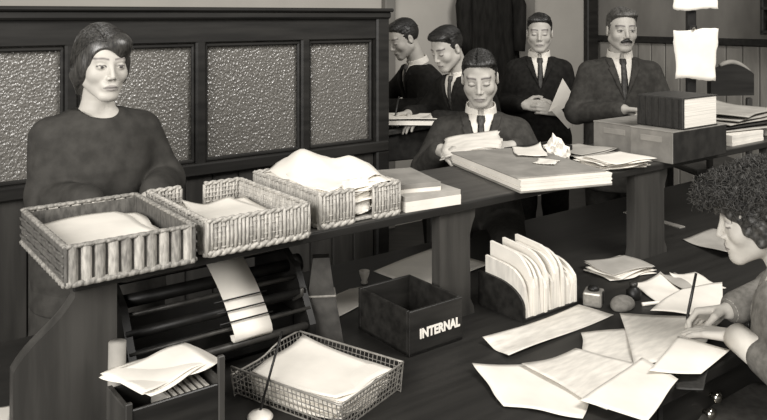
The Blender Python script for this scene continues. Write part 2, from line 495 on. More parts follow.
# ------------------------------------------------------------------ wicker trays on the shelf
def wicker_tray(u0, v0, w, d, h, label, style, gap=None, turn=0.0):
    """letter tray of vertical wicker stakes with rails; gap = 'front' or 'back' opening in one short side"""
    root = empty('wicker_letter_tray', W(u0 + w / 2, v0 + d / 2, SHELF_Z), A + math.radians(turn), label, 'basket', 'wicker letter trays on the shelf')
    pale = M['wicker'] if style == 'ribbed' else M['wickerpale']
    # base: flat woven floor
    MB().rbox((0, 0, 0.006), (w - 0.004, d - 0.004, 0.008), 0.002).build('base', pale, root)
    sides = {'front': ((-w / 2, -d / 2), (w / 2, -d / 2)), 'right': ((w / 2, -d / 2), (w / 2, d / 2)),
             'back': ((w / 2, d / 2), (-w / 2, d / 2)), 'left': ((-w / 2, d / 2), (-w / 2, -d / 2))}
    rnd = random.Random(hash(style) % 97 + int(u0 * 100))
    for sname, (a, b) in sides.items():
        a = Vector((a[0], a[1], 0)); b = Vector((b[0], b[1], 0))
        L = (b - a).length; t = (b - a) / L; nrm = Vector((t.y, -t.x, 0))
        segs = [(0.0, L)]
        if gap == sname:
            segs = [(0.0, L * 0.40), (L * 0.66, L)]
        for s0, s1 in segs:
            if style == 'ribbed':
                if sname in ('front', 'back'):
                    pitch = 0.0285; m_ = max(1, round((s1 - s0) / pitch)); pitch = (s1 - s0) / m_
                    for k in range(m_):
                        c = a + t * (s0 + pitch * (k + 0.5))
                        prof = []
                        for q in range(9):
                            an = PI * q / 8
                            prof.append(c + t * (math.cos(an) * pitch * 0.40) + nrm * (math.sin(an) * 0.009 - 0.003))
                        ht = h - 0.003 + rnd.uniform(-0.001, 0.003)
                        vs = [(p.x, p.y, 0.010) for p in prof] + [(p.x, p.y, ht) for p in prof]
                        fs = [(i, i + 1, i + 10, i + 9) for i in range(8)] + [tuple(range(8, -1, -1)), tuple(range(9, 18)), (8, 0, 9, 17)]
                        MB().add(vs, fs).build('stake', M['wickerpale'] if k % 2 else M['wicker'], root, smooth=False)
                    c = a + t * ((s0 + s1) / 2) - nrm * 0.006
                    MB().box((c.x, c.y, h / 2), (abs(t.x) * (s1 - s0) + 0.004, abs(t.y) * (s1 - s0) + 0.004, h - 0.014)).build('lining', M['wickerdark'], root)
                else:
                    c = a + t * ((s0 + s1) / 2)
                    side = MB().rbox((c.x, c.y, h / 2 + 0.002), (abs(t.x) * (s1 - s0) + 0.007, abs(t.y) * (s1 - s0) + 0.007, h - 0.006), 0.002).build('side_panel', M['wickerdark'], root)
                    for zz in (0.025, 0.045, 0.065):
                        pts = [a + t * (L * q / 24) + nrm * (0.005 + 0.002 * math.sin(q * 1.57)) + Vector((0, 0, zz)) for q in range(25)]
                        MB().tube(pts, 0.0035, 5).build('woven_strand', M['wickerdark'], side, smooth=True)
            else:
                pitch = 0.0098; m_ = max(1, round((s1 - s0) / pitch)); pitch = (s1 - s0) / m_
                for k in range(m_ + 1):
                    c = a + t * (s0 + pitch * k) + nrm * rnd.uniform(-0.0015, 0.0015)
                    ht = h - 0.002 + rnd.uniform(-0.003, 0.004)
                    MB().tube([(c.x, c.y, 0.004), (c.x + nrm.x * 0.002, c.y + nrm.y * 0.002, h * 0.5), (c.x, c.y, ht)], 0.0047, 6).build('stake', pale, root, smooth=True)
                for k in range(5):
                    zz = 0.018 + k * (h - 0.032) / 4
                    nn = max(6, int((s1 - s0) / pitch) * 2)
                    pts = [a + t * (s0 + (s1 - s0) * q / nn) + nrm * (0.0048 * math.cos(q * PI / 2 + k * PI)) + Vector((0, 0, zz)) for q in range(nn + 1)]
                    MB().tube(pts, 0.0024, 5).build('woven_strand', pale, root, smooth=True)
            # plaited rails, top and bottom
            nn = max(8, int((s1 - s0) / 0.008))
            for (zz, r_, amp_, nm) in ((h, 0.0045, 0.003 if style != 'ribbed' else 0.0008, 'top_rail'), (0.006, 0.0065, 0.0035 if style != 'ribbed' else 0.001, 'bottom_rail')):
                for phs in (0, PI):
                    pts = [a + t * (s0 + (s1 - s0) * q / nn) + nrm * (0.003 * math.cos(q * 1.1 + phs)) + Vector((0, 0, zz + amp_ * math.sin(q * 1.1 + phs))) for q in range(nn + 1)]
                    MB().tube(pts, r_, 6).build(nm, pale if nm == 'top_rail' or style != 'ribbed' else M['wicker'], root, smooth=True)
    return root


wicker_tray(0.424, 1.618, 0.272, 0.375, 0.083, 'dark-sided wicker letter tray with wide vertical ribs, nearest the end bracket', 'ribbed')
wicker_tray(0.735, 1.635, 0.268, 0.375, 0.080, 'pale wicker letter tray with a gap in its far side, middle of the three', 'woven', 'back')
wicker_tray(1.062, 1.672, 0.256, 0.36, 0.088, 'pale wicker letter tray heaped high with papers, gap in its near side', 'woven', 'front')

pile('loose white letters lying in the dark-sided ribbed wicker tray', 0.555, 1.80, SHELF_Z + 0.012, 0.21, 0.30, 14, 3, 0.016, 9, 0.0030, amp=0.006)
pile('curling white letters lying in the middle wicker tray', 0.868, 1.822, SHELF_Z + 0.014, 0.195, 0.27, 10, 5, 0.010, 7, 0.0030, amp=0.008, hump=0.035)


def heap(label, cu_, cv_, z, seed):
    root = empty('paper_heap', W(cu_, cv_, z), A, label, 'papers')
    rnd = random.Random(seed)
    for k in range(26):
        a_ = rnd.uniform(-14, 14)
        w_, d_ = rnd.uniform(0.19, 0.235), rnd.uniform(0.28, 0.335)
        h0 = 0.0035 * k
        qq = rect(rnd.uniform(-0.008, 0.012), rnd.uniform(-0.01, 0.01), w_, d_, a_ * 0.45)
        mbx = sheet_mesh(qq, h0, 0.008, seed * 7 + k, rag=0.002)
        # the heap humps towards its back left and right front
        vs = []
        for p in mbx.v:
            x, y, zz = p
            b1 = math.exp(-((x + 0.03) ** 2 / 0.004 + (y - 0.06) ** 2 / 0.010))
            b2 = math.exp(-((x - 0.08) ** 2 / 0.004 + (y + 0.02) ** 2 / 0.012))
            vs.append((x, y, zz + (k / 25.0) * (0.072 * b1 + 0.050 * b2 - 0.02 + 0.004 * math.sin(70 * x + k) * math.sin(55 * y + 2 * k))))
        mbx.v = vs
        mbx.build('sheet', M['paper'], root, smooth=True)
    # letters slumped into the gap at the front of the tray
    for k in range(3):
        qf = [(-0.032 + 0.012 * k, -0.172 - 0.001 * k, 0.004), (0.040 - 0.006 * k, -0.172 - 0.001 * k, 0.004), (0.050, -0.146, 0.094 - 0.02 * k), (-0.036, -0.144, 0.090 - 0.016 * k)]
        sheet_mesh(qf, 0.0, 0.004, 900 + k, rag=0.002).build('sheet', M['paper'], root, smooth=True)
    return root


heap('tall heap of crumpled white papers overflowing a pale wicker tray', 1.19, 1.855, SHELF_Z + 0.014, 11)
# ------------------------------------------------------------------ books and papers along the shelf
def book(label, u, v, z, w, d, h, turn, cover, name='ledger', spine=None, cov=0.004, cat='book'):
    """lying flat; w along x, d along y; the spine on side 'left' or 'back', page edges elsewhere"""
    root = empty(name, W(u, v, z), A + math.radians(turn), label, cat)
    MB().rbox((0, 0, h / 2), (w - 0.008, d - 0.008, h - 2 * cov), 0.001).build('page_block', M['pages'], root)
    MB().rbox((0, 0, cov / 2), (w, d, cov), 0.001).build('cover', cover, root)
    MB().rbox((0, 0, h - cov / 2), (w, d, cov), 0.001).build('cover', cover, root)
    if spine == 'left':
        sp = MB().rbox((-w / 2, 0, h / 2), (0.012, d, h), 0.004, seg=2).build('spine', cover, root)
        for k in range(7):
            yy = -d / 2 + d * (k + 0.5) / 7
            MB().rbox((-w / 2 - 0.006, yy, h / 2), (0.008, 0.009, h - 0.004), 0.003).build('spine_band', M['carddark'], sp)
    elif spine == 'back':
        MB().rbox((0, d / 2, h / 2), (w, 0.012, h), 0.004, seg=2).build('spine', cover, root)
    return root


def stack_block(label, u, v, z, w, d, h, turn, m_top='paper', name='paper_stack', seed=1):
    """squared-up ream: a few dozen sheets read as a block with uneven edges, parts are bundles"""
    root = empty(name, W(u, v, z), A + math.radians(turn), label, 'papers')
    rnd = random.Random(seed)
    n = max(2, int(h / 0.013))
    for k in range(n):
        MB().rbox((rnd.uniform(-.0015, .0015), rnd.uniform(-.0015, .0015), h * (k + 0.5) / n), (w, d, h / n - 0.0001), 0.0003).build('bundle', M['paper'] if k < n - 1 else M[m_top], root)
    return root


stack_block('thick white pad of forms on the shelf edge beside the heaped tray', 1.445, 1.745, SHELF_Z, 0.19, 0.17, 0.043, -6, 'papergrey', seed=4)
stack_block('buff-topped pad of papers lying on the white pad of forms', 1.44, 1.80, SHELF_Z + 0.043, 0.135, 0.22, 0.026, -16, 'buff', seed=6)

# big flat portfolio with white sheets
pf = empty('portfolio', W(2.0, 1.825, SHELF_Z), A - math.radians(17), 'wide buff portfolio packed with white sheets before the young clerk', 'portfolio')
MB().rbox((0, 0, 0.003), (0.34, 0.50, 0.006), 0.002).build('back_board', M['buff'], pf)
for k in range(6):
    MB().rbox((random.Random(k).uniform(-.002, .002), random.Random(k + 9).uniform(-.003, .002), 0.0095 + k * 0.0058), (0.335, 0.496, 0.0057), 0.0003).build('sheet_bundle', M['paper'], pf)
MB().rbox((-0.006, 0.01, 0.043), (0.33, 0.485, 0.005), 0.002).build('front_board', M['buff'], pf)
sheet('torn white slip on the portfolio', rect(2.03, 1.76, 0.09, 0.07, 25), SHELF_Z + 0.0465, 'paper', 0.006, 31, rag=0.004)
sheet('white folded letter across the far corner of the portfolio', rect(2.13, 1.93, 0.11, 0.2, -40), SHELF_Z + 0.0465, 'paper', 0.006, 32, [(2, 0.02)])

# loose papers between portfolio and card boxes
pile('low pile of white and buff papers beside the portfolio', 2.37, 1.735, SHELF_Z, 0.21, 0.16, 9, 21, 0.02, 12, 0.0034, top='paper', amp=0.005, rz=-12)
pile('flat buff folders behind the low paper pile', 2.46, 1.945, SHELF_Z, 0.22, 0.18, 6, 23, 0.02, 10, 0.0040, m='papergrey', amp=0.004)


def crumple(label, u, v, z, r, seed):
    rnd = random.Random(seed)
    bm = bmesh.new(); bmesh.ops.create_icosphere(bm, subdivisions=3, radius=r)
    for p in bm.verts:
        k = 1 + 0.28 * math.sin(9 * p.co.x / r + seed) * math.sin(7 * p.co.y / r) + rnd.uniform(-0.16, 0.16)
        p.co *= k; p.co.z = max(p.co.z * 0.95 + r * 0.62, 0.0) * (1.0 + 0.35 * (abs(p.co.x) < r * 0.4))
    me = bpy.data.meshes.new('crumpled_paper'); bm.to_mesh(me); bm.free()
    o = link('crumpled_paper', me, M['paper'], None, W(u, v, z), (0, 0, A))
    return tag(o, label, 'paper')


crumple('crumpled white paper on the shelf behind the portfolio', 2.28, 1.93, SHELF_Z, 0.042, 3)
tr = empty('wire_desk_tray', W(2.27, 2.01, SHELF_Z), A, 'low dark tray on the shelf behind the crumpled paper', 'tray')
MB().rbox((0, 0, 0.004), (0.26, 0.12, 0.008), 0.002).build('base', M['carddark'], tr)
for yy in (-0.057, 0.057):
    MB().rbox((0, yy, 0.022), (0.26, 0.006, 0.044), 0.002).build('side', M['carddark'], tr)
for xx in (-0.127, 0.127):
    MB().rbox((xx, 0, 0.022), (0.006, 0.12, 0.044), 0.002).build('side', M['carddark'], tr)


def card_box(label, u0, u1, v0, v1, h, left_m, front_m, nm='card_file_box'):
    root = empty(nm, W((u0 + u1) / 2, (v0 + v1) / 2, SHELF_Z), A, label, 'box')
    w, d = u1 - u0, v1 - v0
    MB().rbox((0, 0, h * 0.5 - 0.001), (w - 0.006, d - 0.006, h - 0.002), 0.002).build('body', M['card'], root)
    MB().rbox((0, -d / 2 + 0.001, h * 0.5), (w, 0.005, h), 0.002).build('front_panel', M[front_m], root)
    MB().rbox((-w / 2 + 0.001, 0, h * 0.5), (0.005, d, h), 0.002).build('end_panel', M[left_m], root)
    MB().rbox((0, 0, h + 0.002), (w + 0.004, d + 0.004, 0.006), 0.002).build('lid', M['card'], root)
    MB().rbox((-w / 2 - 0.002, 0, h * 0.74), (0.003, d * 0.5, 0.022), 0.001).build('label_holder', M['buff'], root)
    return root


card_box('large buff card file box with dark long side, under the thick black ledger', 2.56, 2.93, 1.618, 1.80, 0.115, 'card', 'carddark')
card_box('plain buff card box standing behind the larger file box', 2.62, 2.95, 1.815, 2.02, 0.108, 'card', 'card')
book('thick black ledger with banded spine lying on the card file box', 2.745, 1.715, SHELF_Z + 0.121, 0.235, 0.20, 0.118, 0, M['cloth'], spine='left')

# papers and folders right of the boxes
stack_block('thick ream of white paper on the shelf right of the card file box', 3.24, 1.79, SHELF_Z, 0.26, 0.20, 0.045, 0, seed=9)
MB_ = MB().rbox((0, 0, 0.055), (0.012, 0.09, 0.11), 0.002)
o = MB_.build('white_card', M['paper'], None, W(2.975, 1.70, SHELF_Z), (0, 0, A)); tag(o, 'narrow white card standing against the end of the file box', 'card')
for k in range(5):
    zz = SHELF_Z + 0.048 + 0.014 * k
    sheet(('lowest', 'second lowest', 'middle', 'second highest', 'topmost')[k] + ' of the fanned buff folders on the white ream', rect(3.33 + 0.03 * k, 1.86 + 0.01 * k, 0.42, 0.30, 6 * k - 12), zz,
          'papergrey' if k != 1 else 'cloth', 0.006, 70 + k, [(2, 0.03)], 0.004, 'folder', 'fanned folders at the right end of the shelf', cat='folder')
stack_block('white pile of papers at the far right end of the shelf', 3.62, 1.74, SHELF_Z, 0.22, 0.18, 0.045, 4, seed=12)

# notice sheet clipped to a black post
NP = W(3.36, 2.03, SHELF_Z)
ns = empty('notice_stand', NP, 0.0, 'slim black post on the shelf carrying the clipped white notice', 'stand')
MB().lathe([(0.06, 0), (0.058, 0.012), (0.02, 0.022), (0.014, 0.05)], 18).build('base', M['iron'], ns, smooth=True)
MB().rbox((0, 0, 0.46), (0.045, 0.022, 0.88), 0.004).build('post', M['iron'], ns)
cl = MB().rbox((0, -0.018, 0.485), (0.04, 0.016, 0.035), 0.004).build('clip', M['iron'], ns)
MB().lathe([(0.008, 0), (0.008, 0.012), (0.004, 0.016)], 10).build('clip_rivet', M['chrome'], cl, (0, -0.026, 0.485), (PI / 2, 0, 0))
for k, (zc, hh, lab) in enumerate(((0.365, 0.235, 'white typed notice sheet hanging from the clip on the black post'), (0.66, 0.17, 'upper white notice cut by the top of the picture on the black post'))):
    mbx = sheet_mesh([(-0.098, -hh / 2), (0.098, -hh / 2), (0.098, hh / 2), (-0.098, hh / 2)], 0, 0.004, 90 + k, n=12, rag=0.0025)
    mbx.v = [(x, -z_, y) for x, y, z_ in mbx.v]
    o = mbx.build('notice', M['paper'], None, NP + Vector((0.01, -0.028, zc)), (0, 0, math.radians(-3)), True)
    tag(o, lab, 'notice')

# ------------------------------------------------------------------ on the desk, below the shelf
# black index box lettered INTERNAL
ib = empty('index_box', W(1.352, 1.668, DESK_Z), A, 'open black wooden box lettered INTERNAL in white', 'box')
w_, d_, h_ = 0.187, 0.23, 0.118
MB().rbox((0, 0, 0.005), (w_, d_, 0.010), 0.001).build('bottom', M['boxblack'], ib)
fp = MB().rbox((0, -d_ / 2 + 0.005, h_ / 2), (w_, 0.010, h_), 0.0015).build('front_panel', M['boxblack'], ib)
MB().rbox((0, d_ / 2 - 0.005, h_ / 2), (w_, 0.010, h_), 0.0015).build('back_panel', M['boxblack'], ib)
for sx in (-1, 1):
    MB().rbox((sx * (w_ / 2 - 0.005), 0, h_ / 2), (0.010, d_ - 0.02, h_), 0.0015).build('side_panel', M['boxblack'], ib)
fc = bpy.data.curves.new('lettering', 'FONT'); fc.body = 'INTERNAL'; fc.size = 0.037; fc.extrude = 0.0006; fc.offset = 0.0016
fc.align_x = 'CENTER'; fc.align_y = 'CENTER'; fc.space_character = 1.02
fo = bpy.data.objects.new('lettering_curve', fc); COL.objects.link(fo)
bpy.context.view_layer.update()
me = bpy.data.meshes.new_from_object(fo.evaluated_get(bpy.context.evaluated_depsgraph_get()))
bpy.data.objects.remove(fo)
lt = link('lettering', me, M['white'], fp, (0.012, -d_ / 2 - 0.0008, 0.052), (PI / 2, 0, 0))
xs_ = [v.co.x for v in me.vertices]
sc_ = 0.142 / (max(xs_) - min(xs_))
lt.scale = (sc_, 0.92, 1)

# quarter-round file rack with standing papers
FU0, FU1, FV0, FV1 = 1.665, 1.915, 1.53, 1.715
fr = empty('file_rack', W((FU0 + FU1) / 2, FV0, DESK_Z), A, 'black desk file rack with quarter-round ends, full of standing papers', 'rack')


def qprof(dep, ht, rcut=0.75):
    """outline in (y,z): low front, curved up to a tall back"""
    pts = [(0, 0), (dep, 0), (dep, ht)]
    for i in range(1, 11):
        a_ = (PI / 2) * i / 10
        pts.append((dep * (1 - rcut) + dep * rcut * 0 + (dep * rcut) * (0) + dep * rcut * (1 - math.sin(a_)) - dep * (1 - rcut) * math.sin(a_) * 1.0, ht * (0.35 + 0.65 * math.cos(a_))))
    return pts


def qprof2(dep, ht, flat=0.35):
    pts = [(0, 0), (dep, 0), (dep, ht), (dep * (1 - flat), ht * 0.97)]
    for i in range(1, 9):
        a_ = (PI / 2) * i / 8
        pts.append((dep * (1 - flat) * (1 - math.sin(a_)), ht * 0.97 - ht * 0.62 * (1 - math.cos(a_))))
    return pts


for xx in (-(FU1 - FU0) / 2, (FU1 - FU0) / 2 - 0.008):
    MB().prism(qprof2(FV1 - FV0, 0.105), 'x', xx, xx + 0.008).build('end_panel', M['boxblack'], fr)
MB().rbox((0, (FV1 - FV0) / 2, 0.004), (FU1 - FU0 - 0.016, FV1 - FV0, 0.008), 0.001).build('base', M['boxblack'], fr)
MB().rbox((0, FV1 - FV0, 0.05), (FU1 - FU0, 0.008, 0.10), 0.001).build('back_panel', M['boxblack'], fr)
rnd = random.Random(8)
nf = 20
for k in range(nf):
    t = k / (nf - 1)
    uu = FU0 + 0.016 + (FU1 - FU0 - 0.032) * t
    dep = rnd.uniform(0.155, 0.178); ht = rnd.uniform(0.150, 0.212) - 0.045 * t * t - (0.055 if k in (0, 1) else 0)
    prof = [(0, 0.009), (dep, 0.009), (dep, ht)] + [(dep * (0.55 - 0.02 * q) if q == 0 else dep * 0.55 * (1 - math.sin(PI / 2 * q / 6)), ht * (0.96 - 0.42 * (1 - math.cos(PI / 2 * q / 6)))) for q in range(7)]
    prof = [(p[0] + rnd.uniform(-.002, .002), p[1]) for p in prof]
    if k % 4 == 1:
        prof = [(0.0, 0.009), (dep, 0.009), (dep, ht * 0.9), (0.01, ht * 0.72)]
    th = (FU1 - FU0 - 0.032) / nf * 0.94
    lean = rnd.uniform(-0.09, 0.05)
    mbx = MB().prism(prof, 'x', -th / 2, th / 2)
    mbx.v = [(x + lean * z * 0.35, y, z) for x, y, z in mbx.v]
    o = mbx.build('filed_letter', M['paper'] if k % 5 else M['paperused'], None, W(uu, FV0 + rnd.uniform(0.001, 0.006), DESK_Z), (0, 0, A))
    tag(o, 'white folded letter standing upright in the black file rack', 'letter', 'letters standing in the file rack')

# wire letter basket
wb = empty('wire_letter_basket', (-0.155, 1.812, DESK_Z), math.radians(-34), 'wire mesh letter basket full of papers at the front of the desk', 'basket')
bw, bd_, bh = 0.322, 0.245, 0.068


def wire_side(a, b, nv, dip=False):
    mbx = MB(); a = Vector(a); b = Vector(b)
    def top(t):
        if not dip: return bh
        return bh - 0.020 * (1 / (1 + math.exp((t - 0.55) * 18)))
    out = (a + b) / 2; out.z = 0; out.normalize()
    for k in range(nv + 1):
        t = k / nv; p = a.lerp(b, t)
        mbx.tube([p - out * 0.012 + Vector((0, 0, 0.002)), p + out * 0.0 + Vector((0, 0, top(t)))], 0.0011, 4)
    for h in np.linspace(0.004, bh, 6):
        h = float(h)
        mbx.tube([a.lerp(b, t) - out * 0.012 * (1 - h / bh) + Vector((0, 0, min(h, top(t)))) for t in np.linspace(0, 1, 14)], 0.0011, 4)
    o = mbx.build('wire_mesh', M['wire'], wb); o['kind'] = 'stuff'
    return MB().tube([a.lerp(b, t) + Vector((0, 0, top(t))) for t in np.linspace(0, 1, 18)], 0.0026, 6).build('rim', M['wire'], wb, smooth=True)


c0, c1, c2, c3 = (-bw / 2, -bd_ / 2, 0), (bw / 2, -bd_ / 2, 0), (bw / 2, bd_ / 2, 0), (-bw / 2, bd_ / 2, 0)
wire_side(c0, c1, 26); wire_side(c1, c2, 20); wire_side(c2, c3, 26); wire_side(c0, c3, 20, True)
mbx = MB()
for k in range(20): mbx.tube([(-bw / 2 + 0.012 + (bw - 0.024) * k / 19, -bd_ / 2 + 0.012, 0.002), (-bw / 2 + 0.012 + (bw - 0.024) * k / 19, bd_ / 2 - 0.012, 0.002)], 0.0011, 4)
for k in range(14): mbx.tube([(-bw / 2 + 0.012, -bd_ / 2 + 0.012 + (bd_ - 0.024) * k / 13, 0.002), (bw / 2 - 0.012, -bd_ / 2 + 0.012 + (bd_ - 0.024) * k / 13, 0.002)], 0.0011, 4)
o = mbx.build('wire_floor', M['wire'], wb); o['kind'] = 'stuff'
root = empty('paper_pile', (-0.15, 1.81, DESK_Z + 0.004), math.radians(-34), 'pile of white letters filling the wire letter basket', 'papers')
rnd = random.Random(44)
for k in range(16):
    mbx = sheet_mesh(rect(rnd.uniform(-0.008, 0.008), rnd.uniform(-0.006, 0.006), 0.265 - 0.001 * (k % 3), 0.195, rnd.uniform(-3, 3)), 0.001 + k * 0.0033, 0.005, 400 + k // 3,
                     curl=[(3, 0.02 * (k > 11)), (1, 0.008)])
    mbx.build('sheet', M['paper'] if k % 4 else M['paperused'], root, smooth=True)

# bill spike
sp = empty('bill_spike', W(0.808, 1.52, DESK_Z), 0, 'bill spike with white round base and thin black rod', 'spike')
MB().lathe([(0.028, 0), (0.029, 0.004), (0.024, 0.010), (0.010, 0.015), (0.004, 0.018)], 24).build('base', M['china'], sp, smooth=True)
MB().tube([(0, 0, 0.015), (0.022, 0.03, 0.10), (0.04, 0.065, 0.165)], 0.0028, 8).build('rod', M['iron'], sp, smooth=True)

# dark tapered stand
ts = empty('tapered_stand', W(1.132, 1.78, DESK_Z), 0.12, 'tall black tapering stand with a pale seam, beside the lettered box', 'stand')
MB().box((0, 0, 0.066), (0.122, 0.10, 0.132), 0, None, 0.62).build('lower_body', M['steel'], ts)
MB().box((0, 0, 0.182), (0.072, 0.058, 0.10), 0, None, 0.62).build('upper_body', M['steel'], ts)
MB().rbox((0, 0, 0.132), (0.080, 0.066, 0.006), 0.002).build('collar', M['wire'], ts)

# little china cup
cp = MB().lathe([(0.010, 0), (0.012, 0.004), (0.009, 0.010), (0.016, 0.030), (0.018, 0.042), (0.015, 0.042), (0.013, 0.030), (0.002, 0.014)], 16).build(
    'ink_cup', M['china'], None, W(1.49, 2.075, DESK_Z), smooth=True)
tag(cp, 'tiny pale china cup on the desk under the shelf', 'cup')

# office machine under the shelf with a paper strip
am = empty('office_machine', W(0.835, 1.86, DESK_Z), A, 'black office machine with long rollers and bars under the shelf', 'machine')
MB().rbox((0, 0.06, 0.05), (0.46, 0.24, 0.09), 0.01).build('body', M['iron'], am)
for sx in (-1, 1):
    MB().prism([(-0.14, 0.0), (0.17, 0.0), (0.17, 0.25), (0.05, 0.27), (-0.06, 0.21), (-0.14, 0.08)], 'x', sx * 0.235 - 0.009, sx * 0.235 + 0.009).build('side_frame', M['iron'], am)
for (yy, zz, rr, mm) in ((-0.115, 0.115, 0.005, 'steel'), (-0.085, 0.15, 0.0125, 'iron'), (-0.06, 0.185, 0.006, 'steel'), (-0.02, 0.205, 0.016, 'iron'), (0.02, 0.245, 0.009, 'steel'), (0.08, 0.235, 0.022, 'iron'), (-0.125, 0.075, 0.010, 'steel')):
    MB().tube([(-0.24, yy, zz), (0.24, yy, zz)], rr, 14).build('roller' if rr > 0.012 else 'bar', M[mm], am, smooth=True)
for sx in (-1, 1):
    MB().tube([(sx * 0.24, -0.02, 0.205), (sx * 0.262, -0.02, 0.205)], 0.026, 16).build('roller_knob', M['iron'], am, smooth=True)
lv = MB().tube([(0.20, -0.10, 0.14), (0.20, -0.14, 0.165), (0.195, -0.15, 0.185)], 0.005, 8).build('lever', M['steel'], am, smooth=True)
for r_ in range(2):
    for k in range(5):
        MB().lathe([(0.006, 0), (0.0065, 0.005), (0.004, 0.007)], 10).build('key', M['china'], am, (-0.205 + 0.018 * k, -0.15 - 0.018 * r_, 0.075 - 0.018 * r_), (0.5, 0, 0))
MB().rbox((-0.168, -0.145, 0.04), (0.11, 0.06, 0.06), 0.01).build('key_block', M['iron'], am)
# the strip
st_pts = [(0.035, 0.262), (0.012, 0.258), (-0.02, 0.236), (-0.050, 0.214), (-0.076, 0.190), (-0.098, 0.165), (-0.116, 0.142), (-0.128, 0.124), (-0.131, 0.110), (-0.124, 0.100), (-0.110, 0.101), (-0.104, 0.112)]
vs = []; fs = []
for i, (yy, zz) in enumerate(st_pts):
    sh = 0.012 * (0.262 - zz) / 0.2
    vs += [(-0.052 + sh, yy - 0.006, zz + 0.004), (0.052 + sh, yy - 0.006, zz + 0.004)]
for i in range(len(st_pts) - 1):
    fs.append((2 * i, 2 * i + 1, 2 * i + 3, 2 * i + 2))
ps = MB().add(vs, fs).build('paper_strip', M['paper'], None, W(0.888, 1.855, DESK_Z - 0.018), (0, 0, A), True)
md = ps.modifiers.new('thickness', 'SOLIDIFY'); md.thickness = 0.001
tag(ps, 'wide white paper strip hanging over the rollers of the office machine', 'paper')
for k, (yy, zz) in enumerate(((-0.098, 0.193), (-0.116, 0.172), (-0.131, 0.150))):
    MB().tube([(-0.025, yy, zz - 0.012), (0.12, yy, zz - 0.012)], 0.0020, 6).build('paper_guide', M['iron'], am, smooth=True)

# dark filing box at the left with papers on top
fb = empty('upright_file_box', W(0.585, 1.50, DESK_Z), A, 'dark wooden upright file box in front of the end bracket', 'box')
MB().rbox((0, 0, 0.006), (0.20, 0.115, 0.012), 0.002).build('bottom', M['wood'], fb)
MB().rbox((0, -0.054, 0.0725), (0.18, 0.008, 0.145), 0.002).build('front_panel', M['boxblack'], fb)
MB().rbox((0, 0.054, 0.0725), (0.18, 0.008, 0.145), 0.002).build('back_panel', M['boxblack'], fb)
for sx in (-1, 1):
    MB().rbox((sx * 0.094, 0, 0.075), (0.012, 0.116, 0.15), 0.002).build('side_panel', M['wood'], fb)
    MB().rbox((sx * 0.094, -0.056, 0.080 if sx < 0 else 0.1), (0.014, 0.010, 0.16 if sx < 0 else 0.20), 0.002).build('corner_post', M['wood'], fb)
o = MB().tube([(0, 0, 0.0), (0.004, 0, 0.11), (0.006, 0, 0.215)], 0.018, 14).build('paper_roll', M['buff'], None, W(0.515, 1.60, DESK_Z), (0, 0, A), True)
tag(o, 'rolled buff paper standing behind the dark upright file box', 'paper roll')
for k in range(7):
    o = MB().rbox((0, 0, 0.065), (0.008, 0.088, 0.13), 0.001).build('filed_card', M['papergrey'], None, W(0.575 + 0.0135 * k, 1.50, DESK_Z + 0.012), (0, 0, A))
    tag(o, 'grey card standing inside the dark upright file box', 'card', 'cards in the upright file box')
pile('sheaf of white letters laid across the dark upright file box', 0.590, 1.525, DESK_Z + 0.162, 0.195, 0.135, 4, 52, 0.006, 4, 0.0016, amp=0.010, rz=14)

# scattered sheets on the desk
T = DESK_Z + 0.0016
sheet('large white sheet under the shelf behind the middle upright', [(1.588, 2.149), (1.59, 1.906), (1.96, 1.96), (1.90, 2.22)], T, 'paper', 0.004, 1)
sheet('white sheet partly hidden behind the lettered box', [(1.14, 1.985), (1.22, 1.868), (1.566, 1.99), (1.42, 2.06)], T, 'paper', 0.004, 2)
sheet('white sheet corner left of the end bracket', [(0.22, 1.83), (0.365, 1.80), (0.385, 1.905), (0.25, 1.95)], T, 'paper', 0.003, 3)
sheet('long written sheet lying in front of the file rack', [(1.475, 1.503), (1.459, 1.395), (1.918, 1.404), (1.889, 1.515)], T, 'paperused', 0.006, 4, [(0, 0.010)])
sheet('curling white sheet nearest the lettered box at the desk front', [(1.335, 1.395), (1.270, 1.225), (1.37, 1.085), (1.64, 1.25)], T, 'paper', 0.006, 5, [(0, 0.014)])
sheet('creased white sheet over the curling sheet', [(1.445, 1.330), (1.620, 1.305), (1.69, 1.10), (1.425, 1.060)], T + 0.009, 'paperused', 0.006, 6)
sheet('large white sheet under the scattered letters at the desk edge', [(1.40, 1.115), (1.44, 0.975), (1.665, 1.035), (1.70, 1.165)], T + 0.018, 'paper', 0.004, 7)
sheet('wide written sheet in the middle of the writing woman\'s papers', [(1.717, 1.375), (1.595, 1.250), (1.670, 1.085), (1.98, 1.240)], T + 0.004, 'paperused', 0.006, 8)
sheet('large written sheet under the writing hand', [(1.905, 1.380), (1.655, 1.150), (1.84, 1.085), (2.13, 1.180)], T + 0.012, 'paperused', 0.005, 9)
sheet('white sheet hanging over the desk edge below the white cuff', [(1.635, 1.090, 0.006), (1.73, 1.022, -0.006), (1.915, 1.045, 0.0), (1.872, 1.175, 0.0)], T + 0.024, 'paper', 0.003, 10)
sheet('white sheet beneath the pen between booklet and hand', [(1.99, 1.33), (2.225, 1.375), (2.39, 1.33), (2.10, 1.185)], T + 0.019, 'paper', 0.004, 11)
bk = empty('open_booklet', W(2.30, 1.43, T + 0.001), A, 'open white booklet with one page painted as if shaded near the shelf upright', 'booklet')
